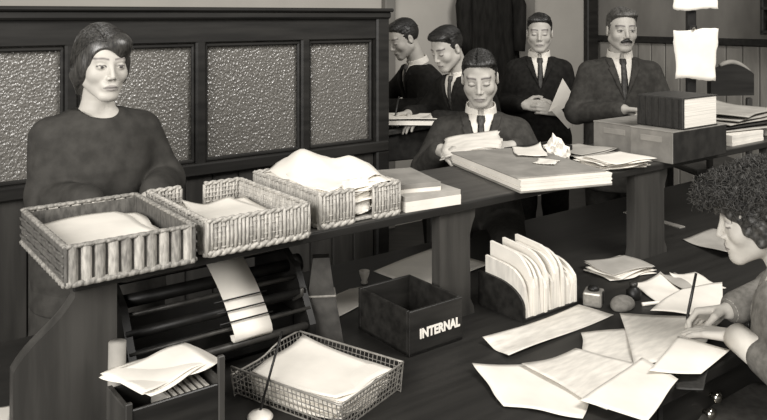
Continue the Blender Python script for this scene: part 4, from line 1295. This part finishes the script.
        if collar:
            ax_ = s.hc + s.R @ np.array((0, 0.028, -0.055)) - (s.nb + np.array((0, 0.012, -0.03)))
            ax_ /= np.linalg.norm(ax_)
            c0 = s.nb + np.array((0, 0.004, 0.004)); c1 = c0 + ax_ * 0.034
            s.cloth('shirt_collar', 'shirt', [lambda f: f.cone(c0, c1, 0.069, 0.064, 0)], [lambda f: f.cone(c0 - ax_ * 0.15, c1 + ax_ * 0.15, 0.0605, 0.0575, 0, True),
                    lambda f: f.op(lambda X, Y, Z: np.abs((X - c1[0]) * ax_[0] + (Y - c1[1]) * ax_[1] + (Z - c1[2]) * ax_[2] + 0.018) * -1 + 0.021 + 0 * X, (-9, -9, -9), (9, 9, 9), 0, True),
                    lambda f: f.op(lambda X, Y, Z: np.maximum(np.abs(X - s.nb[0]) - (c1[2] - Z) * -0.2 - 0.010 - 0.35 * np.maximum(0, c0[2] + 0.02 - Z), Y - s.nb[1]), (-9, -9, -9), (9, 9, 9), 0, True)],
                    0.004, lo=c0 - 0.10, hi=c1 + 0.10)
        for i in (0, 1):
            a = s.el[i] + (s.wr[i] - s.el[i]) * 0.86; b = s.el[i] + (s.wr[i] - s.el[i]) * 0.985
            MB().tube([a, b], [0.037, 0.036], 16).build('shirt_cuff', M['shirt'], s.root, smooth=False)
        if tie:
            def tz(z, off):
                t = (z - s.hip[2]) / H
                ry = np.interp(t, [q[0] for q in s.sec], [q[2] for q in s.sec])
                return s.hip[1] + (s.nb[1] - s.hip[1]) * min(1, t) - ry - off
            z0 = s.nb[2] - 0.004
            rows = [(z0, 0.016, 0.013), (z0 - 0.022, 0.019, 0.012), (z0 - 0.034, 0.013, 0.006)] + [(z0 - 0.034 - 0.25 * k / 7, 0.013 + 0.012 * k / 7, 0.005) for k in range(1, 8)]
            vs = []; fs = []
            for z, w, th in rows:
                yf = tz(z, 0.010)
                if z > s.nb[2] - 0.06: yf = min(yf, s.nb[1] - 0.062)
                for dx, dy in ((-1, 0.0), (-0.4, -1), (0.4, -1), (1, 0.0), (0.4, 0.7), (-0.4, 0.7)):
                    vs.append((s.nb[0] + dx * w, yf + dy * th, z))
            for r in range(len(rows) - 1):
                for q in range(6): fs.append((r * 6 + q, r * 6 + (q + 1) % 6, (r + 1) * 6 + (q + 1) % 6, (r + 1) * 6 + q))
            fs.append(tuple(range(5, -1, -1))); fs.append(tuple((len(rows) - 1) * 6 + q for q in range(6)))
            MB().add(vs, fs).build('necktie', M[tie], s.root, smooth=True)
        if trousers:
            s.lower('trousers', m)
        return s

    def lower(s, name, m, skirt=False, inf=0.014):
        def legs(f):
            s.torso(f, inf * 0.8, -0.12, 0.15, 0.02)
            for i, sx in enumerate((-1, 1)):
                h0 = s.hip + np.array((sx * 0.09, 0, -0.03))
                if s.sit: kx, an = [np.array(q, float) for q in s.sit[i]]
                else:
                    kx = np.array((s.hip[0] + sx * 0.095, s.hip[1] - 0.01, 0.49 * s.hip[2] / 0.92)); an = np.array((s.hip[0] + sx * 0.095, s.hip[1] + 0.02, 0.09))
                f.cone(h0, kx, 0.088 + inf, 0.066 + inf, 0.03); f.cone(kx, an + np.array((0, 0, 0.02)), 0.062 + inf, 0.056 + inf, 0.02)
            if skirt and s.sit:
                k0, k1 = np.array(s.sit[0][0], float), np.array(s.sit[1][0], float)
                for t in np.linspace(0, 1, 5):
                    f.cone(s.hip + np.array((0.12 * (t - 0.5) * 1.6, 0, 0)), k0 + (k1 - k0) * t, 0.11, 0.085, 0.04)
                for t in np.linspace(0, 1, 4):
                    a0, a1 = np.array(s.sit[0][1], float), np.array(s.sit[1][1], float)
                    f.cone(k0 + (k1 - k0) * t, (a0 + (a1 - a0) * t) + np.array((0, 0, 0.18)), 0.085, 0.10, 0.04)
            elif skirt:
                f.cone(s.hip + np.array((0, 0, 0.0)), s.hip * np.array((1, 1, 0)) + np.array((0, 0, 0.32)), 0.16, 0.25, 0.05)
        s.cloth(name, m, [legs], [], 0.013, hi=(9, 9, s.hip[2] + 0.16))
        for i in (0, 1):
            if s.sit: an = np.array(s.sit[i][1], float)
            else: an = np.array((s.hip[0] + (-1, 1)[i] * 0.095, s.hip[1] + 0.02, 0.09))
            f = Field(*[axis(lo, hi, 0.010, []) for lo, hi in ((an[0] - 0.09, an[0] + 0.09), (an[1] - 0.26, an[1] + 0.12), (an[2] - 0.12, an[2] + 0.10))])
            f.cone(an + np.array((0, 0.01, 0.0)), an + np.array((0, 0.015, -0.045)), 0.047, 0.044, 0.02)
            f.cone(an + np.array((0, 0, -0.048)), an + np.array((0, -0.155, -0.055)), 0.044, 0.037, 0.02)
            f.op(lambda X, Y, Z: Z - (an[2] - 0.089) + 0 * X + 0 * Y, (-9, -9, -9), (9, 9, 9), 0, True)
            me, _ = f.mesh('shoe'); link('shoe', me, M['iron'], s.root)

    def hair(s, m='hair', style='short', part=0.25, seed=0, name='hair', curls=0, strands=0, hk=1.0):
        R, c = s.R, s.hc
        L = lambda *p: c + R @ np.array(p, float)      # head units, scaled about the head centre at the end
        res = 0.0035 if s.res < 0.0035 else 0.0045
        f = Field(*[axis(c[a] - 0.20, c[a] + 0.20, res, []) for a in range(3)])
        rs = np.random.RandomState(seed)

        def local(fn):
            def w(X, Y, Z):
                x, y, z = X - c[0], Y - c[1], Z - c[2]
                return fn(R[0, 0] * x + R[1, 0] * y + R[2, 0] * z, R[0, 1] * x + R[1, 1] * y + R[2, 1] * z, R[0, 2] * x + R[1, 2] * y + R[2, 2] * z)
            return w
        B = ((-9,) * 3, (9,) * 3)
        if style == 'short':
            f.ell(L(0, 0.014, 0.034), (0.0795, 0.0995, 0.0920), 0.01, R=R)
            f.ell(L(0.03 if part < 0 else -0.03, -0.040, 0.082), (0.046, 0.042, 0.030), 0.02, R=R)
            f.ell(L(0.026 if part > 0 else -0.026, -0.030, 0.084), (0.042, 0.048, 0.031), 0.02, R=R)
            # hair keeps behind the hairline: forehead, temple, above the ear, nape
            yl = np.array([-0.13, -0.12, -0.095, -0.06, -0.01, 0.0, 0.03, 0.15]); zl = np.array([-0.2, -0.10, -0.085, -0.075, -0.03, 0.02, 0.055, 0.075])

            def hl(x, y, z):
                # distance in front of the hairline curve (positive inside hair)
                front = np.interp(z, [-0.2, -0.09, -0.035, -0.01, 0.02, 0.045, 0.07, 0.085, 0.2], [0.12, 0.085, 0.045, -0.020, -0.030, -0.052, -0.066 - 0.0, -0.10, -0.2])
                fr = front + 0.018 * np.clip((np.abs(x) - 0.02) / 0.05, 0, 1) * (z > 0.03)
                return (y - fr) * 0.7
            f.op(local(hl), *B, 0.014, True)
            f.ell(L(0, 0.0, -0.13), (0.14, 0.08, 0.06), 0.004, True, R)
            if part:
                f.cone(L(part * 0.16, -0.085, 0.098), L(part * 0.13, 0.0, 0.124), 0.006, 0.004, 0.006, True)
        elif style == 'bob':
            f.ell(L(0, 0.018, 0.033), (0.084, 0.105, 0.097), 0.01, R=R)
            for sx in (-1, 1):
                f.ell(L(sx * 0.066, 0.014, -0.020), (0.024, 0.052, 0.056), 0.03, R=R)
                f.cone(L(sx * 0.064, 0.035, -0.05), L(sx * 0.050, 0.055, -0.105), 0.026, 0.014, 0.02)
            f.ell(L(0, 0.085, -0.045), (0.060, 0.042, 0.048), 0.03, R=R)
            f.ell(L(0.036, -0.042, 0.066), (0.042, 0.044, 0.034), 0.03, R=R)
            # face opening, higher at the parting (her right) and swept down over her left brow
            Ro = R @ np.array(Matrix.Rotation(math.radians(-20), 3, 'Y'))
            f.ell(L(-0.004, -0.115, -0.040), (0.063, 0.092, 0.108), 0.006, True, Ro)
            f.ell(L(0.006, -0.115, -0.075), (0.058, 0.090, 0.080), 0.006, True, R)
            f.cone(L(-0.036, -0.095, 0.090), L(-0.028, 0.0, 0.128), 0.006, 0.004, 0.010, True)
        elif style == 'frizzy':
            f.ell(L(0, 0.028, 0.046), (0.098, 0.115, 0.092), 0.02, R=R)
            f.ell(L(0, -0.060, 0.072), (0.076, 0.058, 0.042), 0.03, R=R)
            f.ell(L(0, 0.085, -0.04), (0.085, 0.060, 0.070), 0.03, R=R)
            for sx in (-1, 1):
                f.ell(L(sx * 0.084, 0.020, -0.012), (0.030, 0.060, 0.052), 0.03, R=R)
            f.ell(L(0, -0.115, -0.060), (0.082, 0.088, 0.102), 0.01, True, R)
        fq = 55 if style != 'frizzy' else 42
        am = 0.0008 if style == 'short' else 0.0
        if style == 'frizzy': am = 0.009
        ph = rs.uniform(0, 6, 6)

        def disp(x, y, z):
            an = np.arctan2(x, z + 0.05)
            w = np.sin(fq * an + 14 * y + ph[0]) + 0.6 * np.sin(fq * 1.9 * an - 30 * y + ph[1])
            if style == 'frizzy':
                w = np.sin(70 * x + 40 * y + ph[2]) * np.sin(62 * y - 50 * z + ph[3]) + 0.7 * np.sin(120 * z + 60 * x + ph[4]) * np.sin(110 * y + ph[5])
            return am * w
        sl = (slice(None),) * 3
        f.d += local(disp)(*f.grid(sl)).astype(np.float32)
        me, V = f.mesh(name)
        me.vertices.foreach_set('co', (c + (V - c) * s.hs * hk).astype(np.float32).ravel())
        h = link(name, me, M[m], s.root)
        if strands:
            mbx = MB(); rnd = random.Random(seed + 5)
            rx, ry, rz, yc, zc = (0.085, 0.106, 0.098, 0.018, 0.033) if style == 'bob' else (0.0800, 0.1000, 0.0925, 0.014, 0.034)
            px = -0.035 if style == 'bob' else part * 0.14
            for k in range(strands):
                sg = 1 if rnd.random() < 0.6 else -1
                e0 = rnd.uniform(-0.92, 0.85); e1 = e0 * (0.30 if style == 'bob' else 0.75) + rnd.uniform(0.12, 0.35)
                th0 = px / rx * 1.0; th1 = rnd.uniform(1.3, 2.1) if style == 'bob' else rnd.uniform(0.9, 1.55)
                lift = rnd.uniform(-0.001, 0.0042 if style == 'bob' else 0.0022); wv = rnd.uniform(0, 6); pts = []
                for q in range(14):
                    u_ = q / 13
                    th = th0 + (sg * th1 - th0) * u_; e_ = min(0.97, e0 + (e1 - e0) * u_ ** 1.3)
                    w_ = math.sqrt(max(0, 1 - e_ * e_)); g_ = 1.0; th += 0.03 * math.sin(6 * u_ + wv)
                    p_ = np.array((rx * w_ * math.sin(th) * g_, yc + ry * e_ * g_, zc + rz * w_ * math.cos(th) * g_))
                    if style == 'bob':
                        if p_[1] < -0.03 and ((p_[0] + 0.002) / 0.060) ** 2 + ((p_[2] + 0.05) / (0.118 - 0.9 * p_[0])) ** 2 < 1: break
                    elif p_[1] < np.interp(p_[2], [-0.2, -0.09, -0.035, -0.01, 0.02, 0.045, 0.07, 0.085, 0.2], [0.12, 0.085, 0.045, -0.020, -0.030, -0.052, -0.060, -0.09, -0.2]): break
                    pc = np.array((0.0, yc, 0.0)); hit = None
                    for t_ in np.arange(1.30, 0.80, -0.012):
                        w3 = L(*(pc + (p_ - pc) * t_))
                        ii = [min(len(ax_) - 1, int(round((w3[a3] - ax_[0]) / (ax_[1] - ax_[0])))) for a3, ax_ in enumerate((f.xs, f.ys, f.zs))]
                        if f.d[ii[0], ii[1], ii[2]] < 0.0005 + lift * 0.4:
                            hit = w3; break
                    if hit is None: break
                    pts.append(hit)
                if len(pts) > 3:
                    pq = [pts[0]] + [(pts[i_ - 1] + 2 * pts[i_] + pts[i_ + 1]) / 4 for i_ in range(1, len(pts) - 1)] + [pts[-1]]
                    pts = pq
                    mbx.tube(pts, [0.0014] * (len(pts) - 1) + [0.0006], 3)
            mbx.v = [tuple(c + (np.array(v_) - c) * s.hs * hk) for v_ in mbx.v]
            o_ = mbx.build('hair_strands', M[m], s.root, smooth=True); o_['kind'] = 'stuff'
        if curls:
            mbx = MB(); rnd = random.Random(seed)
            for k in range(curls):
                th = rnd.uniform(0, 2 * PI); zz = rnd.uniform(-0.35, 1.0)
                rr = math.sqrt(max(0, 1 - zz * zz))
                n_ = np.array((rr * math.cos(th), rr * math.sin(th), zz))
                p0 = np.array((0.0, 0.022, 0.046)) + n_ * np.array((0.094, 0.116, 0.088))
                if k % 3 == 0:
                    p0 = np.array((0.0, -0.060, 0.068)) + n_ * np.array((0.078, 0.066, 0.046))
                    if p0[1] > -0.03: continue
                if p0[1] < -0.050 and p0[2] < 0.058: continue
                t1 = np.cross(n_, (rnd.uniform(-1, 1), rnd.uniform(-1, 1), rnd.uniform(-1, 1))); t1 /= np.linalg.norm(t1) + 1e-6
                t2 = np.cross(n_, t1); cr = rnd.uniform(0.009, 0.024)
                pts = []
                for q in range(14):
                    a_ = q * 0.42
                    pts.append(L(*(p0 + n_ * (0.018 * q / 11 + 0.004) * rnd.uniform(0.9, 1.5) + (t1 * math.cos(a_) + t2 * math.sin(a_)) * cr * (1 - q / 22) + t1 * 0.0030 * (q - 6))))
                mbx.tube(pts, 0.0011, 3)
            mbx.v = [tuple(c + (np.array(v_) - c) * s.hs * hk) for v_ in mbx.v]
            o_ = mbx.build('loose_curls', M[m], s.root, smooth=True); o_['kind'] = 'stuff'
        return s

    def moustache(s, m):
        R, c = s.R, s.hc
        L = lambda *p: c + R @ (np.array(p, float) * s.hs)
        f = Field(*[axis(c[a] - 0.14, c[a] + 0.14, 0.003, []) for a in range(3)])
        for sx in (-1, 1):
            f.cone(L(sx * 0.004, -0.094, -0.054), L(sx * 0.025, -0.086, -0.063), 0.0110, 0.0070, 0.004)
        me, V = f.mesh('moustache'); link('moustache', me, M[m], s.root)
        return s


def stool(label, loc, h, group=None):
    root = empty('stool', (loc[0], loc[1], 0), 0.3, label, 'stool', group)
    MB().lathe([(0.15, 0), (0.17, 0.008), (0.17, 0.03), (0.15, 0.038)], 24).build('seat', M['wood'], root, (0, 0, h - 0.038), smooth=False)
    for k in range(4):
        a_ = PI / 4 + k * PI / 2
        MB().tube([(0.19 * math.cos(a_), 0.19 * math.sin(a_), 0), (0.11 * math.cos(a_), 0.11 * math.sin(a_), h - 0.03)], 0.016, 8).build('leg', M['wood'], root, smooth=True)
    MB().tube([(0.15 * math.cos(q * PI / 8), 0.15 * math.sin(q * PI / 8), h * 0.4) for q in range(16)], 0.008, 6, True).build('foot_ring', M['wood'], root, smooth=True)
    return root


DOWN = (0, 0, -1)
# ---- standing woman behind the wicker trays
c_ = W(0.735, 2.43)
b = Body('person', 'young woman in dark dress standing behind the wicker letter trays', c_, A, (0.0, -0.035, 1.505), (2, 6, 1.5), hip=(0, 0.0, 0.93), sw=0.138, hs=0.905, nb=(0, 0.012, 1.362),
         elbows=((-0.152, 0.0, 1.105), (0.205, -0.02, 1.115)), wrists=((-0.10, -0.240, 1.135), (0.085, -0.245, 1.135)),
         hands=(((0.5, -0.8, -0.12), DOWN, 22, 0.3), ((-0.55, -0.8, -0.12), DOWN, 22, 0.3)), female=True, skin='skinw', res=0.0028)
b.build_body().hair('hairgloss', 'bob', seed=2, strands=900, hk=1.02)
H_ = b.nb[2] - b.hip[2]
b.cloth('dress', 'dress', [lambda f: b.torso(f, 0.016, -0.35, 1.0, 0.02, 0.0050, 5), b.sleeves(0.016, 0.95)],
        [lambda f: f.ell(b.nb + np.array((0, -0.045, 0.030)), (0.073, 0.085, 0.060), 0.006, True)], 0.006, lo=(-9, -9, b.hip[2] - 0.2), hi=(9, 9, b.nb[2] + 0.05))
b.lower('skirt', 'dress', skirt=True)

# ---- young clerk reading behind the shelf
b = Body('person', 'young clerk in charcoal suit reading papers behind the shelf', (0.425, 3.36), math.radians(-7), (-0.005, -0.075, 1.385), (-3, 17, -2), nb=(0, 0.0, 1.225), hip=(0, 0.06, 0.76), sw=0.155,
         elbows=((-0.245, -0.02, 0.975), (0.245, -0.03, 0.980)), wrists=((-0.165, -0.215, 1.095), (0.125, -0.225, 1.115)),
         hands=(((0.35, -0.75, 0.05), (0.5, 0.0, -0.8), 26, 0.5), ((-0.75, -0.55, 0.12), (-0.2, 0.3, -0.9), 22, 0.4)), eyes='down', sit=(((-0.11, -0.28, 0.72), (-0.12, -0.22, 0.30)), ((0.11, -0.28, 0.72), (0.12, -0.22, 0.30))), res=0.0032)
b.build_body().hair('hair', 'short', -0.05, seed=4, strands=260)
b.suit('suitmid', 0.52, 0.060, vest=0.60)
stool('tall wooden stool under the young reading clerk', (0.43, 3.42), 0.64)
sh_ = empty('letter_sheaf', (0.355, 3.10, 1.118), math.radians(-10), 'thick curled sheaf of letters held by the young clerk', 'papers')
for k in range(6):
    vs = []
    mbx = sheet_mesh(rect(0, 0, 0.225, 0.14, 2 * k - 5), 0.0, 0.004, 500 + k, 0.0016)
    mbx.v = [(x, y, z + 0.0045 * k + 0.35 * (y) - 0.9 * x * x + 0.02 * math.sin(8 * x)) for x, y, z in mbx.v]
    mbx.build('sheet', M['paperused'], sh_, smooth=True)

# ---- moustached man
b = Body('person', 'moustached man in dark suit standing behind the black ledger', (1.262, 4.10), math.radians(-6), (0.0, -0.03, 1.575), (7, 4, 0), hip=(0, 0.01, 0.95), sw=0.158,
         elbows=((-0.235, 0.0, 1.125), (0.240, -0.01, 1.125)), wrists=((-0.03, -0.235, 1.175), (0.125, -0.245, 1.175)),
         hands=(((0.85, -0.55, 0.0), (0, -0.3, -0.9), 24, 0.4), ((-0.75, -0.6, 0.0), (0, -0.3, -0.9), 24, 0.4)), eyes='open', res=0.0036)
b.build_body().hair('hairgrey', 'short', -0.2, seed=7, strands=260).moustache('hair')
b.suit('suitmid', 0.52, 0.056)

# ---- man holding folded papers
b = Body('person', 'slim man in black suit standing by the wall holding folded white papers', (0.955, 4.72), math.radians(-8), (0.0, -0.03, 1.545), (-4, 6, 0), hip=(0, 0.0, 0.93), sw=0.140,
         elbows=((-0.195, 0.03, 1.095), (0.195, 0.03, 1.085)), wrists=((-0.105, -0.19, 1.120), (0.095, -0.20, 1.085)),
         hands=(((0.9, -0.35, 0.0), (0.0, 0.9, -0.3), 28, 0.2), ((-0.75, -0.40, 0.2), (0.1, 0.9, -0.3), 30, 0.3)), eyes='down', res=0.0038)
b.build_body().hair('hair', 'short', 0.2, seed=9, strands=260)
b.suit('suitblk', 0.58, 0.056)
c0 = b.root.matrix_basis
fp_ = empty('folded_papers', (0.99, 4.455, 1.10), math.radians(-8), 'white folded papers held at the waist by the slim man', 'papers')
pr = [(-0.035, -0.01), (0.045, 0.185), (0.125, 0.055), (0.03, 0.0)]
MB().prism(pr, 'y', -0.004, 0.0).build('sheet', M['paper'], fp_)
MB().prism([(-0.02, 0.0), (0.02, 0.03), (0.105, -0.09), (0.075, -0.105)], 'y', -0.010, -0.004).build('sheet', M['paperused'], fp_)

# ---- two men writing at the tall desk
b = Body('person', 'dark-haired man at the partition end bent over the tall desk', (0.260, 4.655), math.radians(-68), (0.0, -0.15, 1.512), (0, 24, 0), nb=(0, -0.06, 1.355), hip=(0, 0.10, 0.86), sw=0.15,
         elbows=((-0.23, -0.18, 1.12), (0.22, -0.10, 1.12)), wrists=((-0.10, -0.38, 1.115), (0.08, -0.34, 1.12)),
         hands=(((0.3, -0.9, -0.1), DOWN, 20, 0.3), ((-0.3, -0.9, -0.1), DOWN, 24, 0.5)), eyes='down', res=0.0038)
b.build_body().hair('hair', 'short', 0.2, seed=12, strands=260)
b.suit('suitblk', 0.55, 0.062)
b = Body('person', 'wavy-haired man in black suit writing at the tall desk', (0.47, 4.235), math.radians(-54), (0.0, -0.16, 1.475), (0, 26, 0), nb=(0, -0.06, 1.325), hip=(0, 0.12, 0.84), sw=0.15,
         elbows=((-0.24, -0.12, 1.09), (0.24, -0.12, 1.09)), wrists=((-0.07, -0.37, 1.125), (0.10, -0.34, 1.12)),
         hands=(((0.1, -0.9, -0.05), (0.5, 0, -0.8), 34, 0.6), ((-0.3, -0.9, -0.1), DOWN, 22, 0.4)), eyes='down', res=0.0036)
b.build_body().hair('hair', 'short', -0.3, seed=14, strands=260)
b.suit('suitblk', 0.55, 0.060)
R_ = b.root.matrix_basis
pw = Matrix.Translation(b.root.location) @ Matrix.Rotation(math.radians(-54), 4, 'Z')
p0 = pw @ Vector((-0.045, -0.485, 1.085)); p1 = pw @ Vector((-0.055, -0.44, 1.225))
o = MB().tube([p0, p0.lerp(p1, 0.12), p1], [0.0008, 0.0040, 0.0040], 8).build('pen', M['pencil'], None, smooth=True)
tag(o, 'thin dark pen in the writing hand of the wavy-haired man', 'pen')

# ---- woman writing at the right
RWl = (1.130, 1.945); RWr = math.radians(-120)
b = Body('person', 'frizzy-haired woman in grey cardigan writing at the right of the desk', RWl, RWr, (0.0, -0.172, 1.118), (15, 13, 0), nb=(0, -0.085, 0.972), hip=(0, 0.05, 0.52), sw=0.138,
         elbows=((-0.240, -0.130, 0.855), (0.225, -0.060, 0.790)), wrists=((-0.092, -0.245, 0.826), (0.050, -0.215, 0.812)),
         hands=(((0.20, -0.85, -0.22), (0.62, 0.15, -0.75), (42, 40, 26), 0.75), ((-0.28, -0.88, -0.14), DOWN, (10, 14, 10), 0.15)), female=True, skin='skinw', res=0.0028, eyes='down',
         sit=(((-0.10, -0.34, 0.54), (-0.10, -0.30, 0.10)), ((0.10, -0.34, 0.54), (0.10, -0.30, 0.10))))
b.build_body().hair('hairfriz', 'frizzy', seed=21, curls=1300)
b.cloth('cardigan', 'cardigan', [lambda f: b.torso(f, 0.022, -0.2, 1.0, 0.02, 0.0035, 8), b.sleeves(0.014, 0.84, 0.52)], [b.vcut(0.45, 0.055), b.neck_cut(0.066, 0.0, 0.01)], 0.006, lo=(-9, -9, b.hip[2] - 0.12), hi=(9, 9, b.nb[2] + 0.06))
b.cloth('blouse', 'shirt', [lambda f: b.torso(f, 0.006, 0.2, 0.99, 0.0)], [b.neck_cut(0.058, 0, 0.012)], 0.008, lo=(-9, -9, b.hip[2] + 0.08), hi=(9, 9, b.nb[2] + 0.05))
for i in (0, 1):
    a = b.el[i] + (b.wr[i] - b.el[i]) * (0.45 if i else 0.74); e = b.el[i] + (b.wr[i] - b.el[i]) * 1.0
    MB().tube([a, a.tolist() and (a + e) / 2, e], [0.040, 0.038, 0.036] if i else [0.036, 0.034, 0.032], 18).build('blouse_cuff', M['shirt'], b.root, smooth=True)
H_ = b.nb[2] - b.hip[2]
for k in range(5):
    t = 0.15 + 0.14 * k
    z = b.hip[2] + t * H_
    cy = b.hip[1] + (b.nb[1] - b.hip[1]) * t - np.interp(t, [q[0] for q in SEC_F], [q[2] for q in SEC_F]) - 0.022
    MB().lathe([(0.011, 0), (0.012, 0.003), (0.009, 0.006), (0.002, 0.007)], 14).build('button', M['iron'], b.root, (0.03, cy + 0.002, z), (PI / 2, 0, 0), True)
b.lower('skirt', 'suitmid', skirt=True)
stool('low wooden stool under the writing woman', (1.13, 1.93), 0.42)
pw = Matrix.Translation(Vector((RWl[0], RWl[1], 0))) @ Matrix.Rotation(RWr, 4, 'Z')
p0 = pw @ Vector((-0.035, -0.349, 0.792)); p1 = pw @ Vector((-0.062, -0.327, 0.925))
o = MB().tube([p0, p0.lerp(p1, 0.10), p0.lerp(p1, 0.35), p1], [0.0008, 0.0038, 0.0046, 0.0038], 8).build('pen', M['pencil'], None, smooth=True)
tag(o, 'dark pen held upright in the frizzy-haired woman\'s writing hand', 'pen')
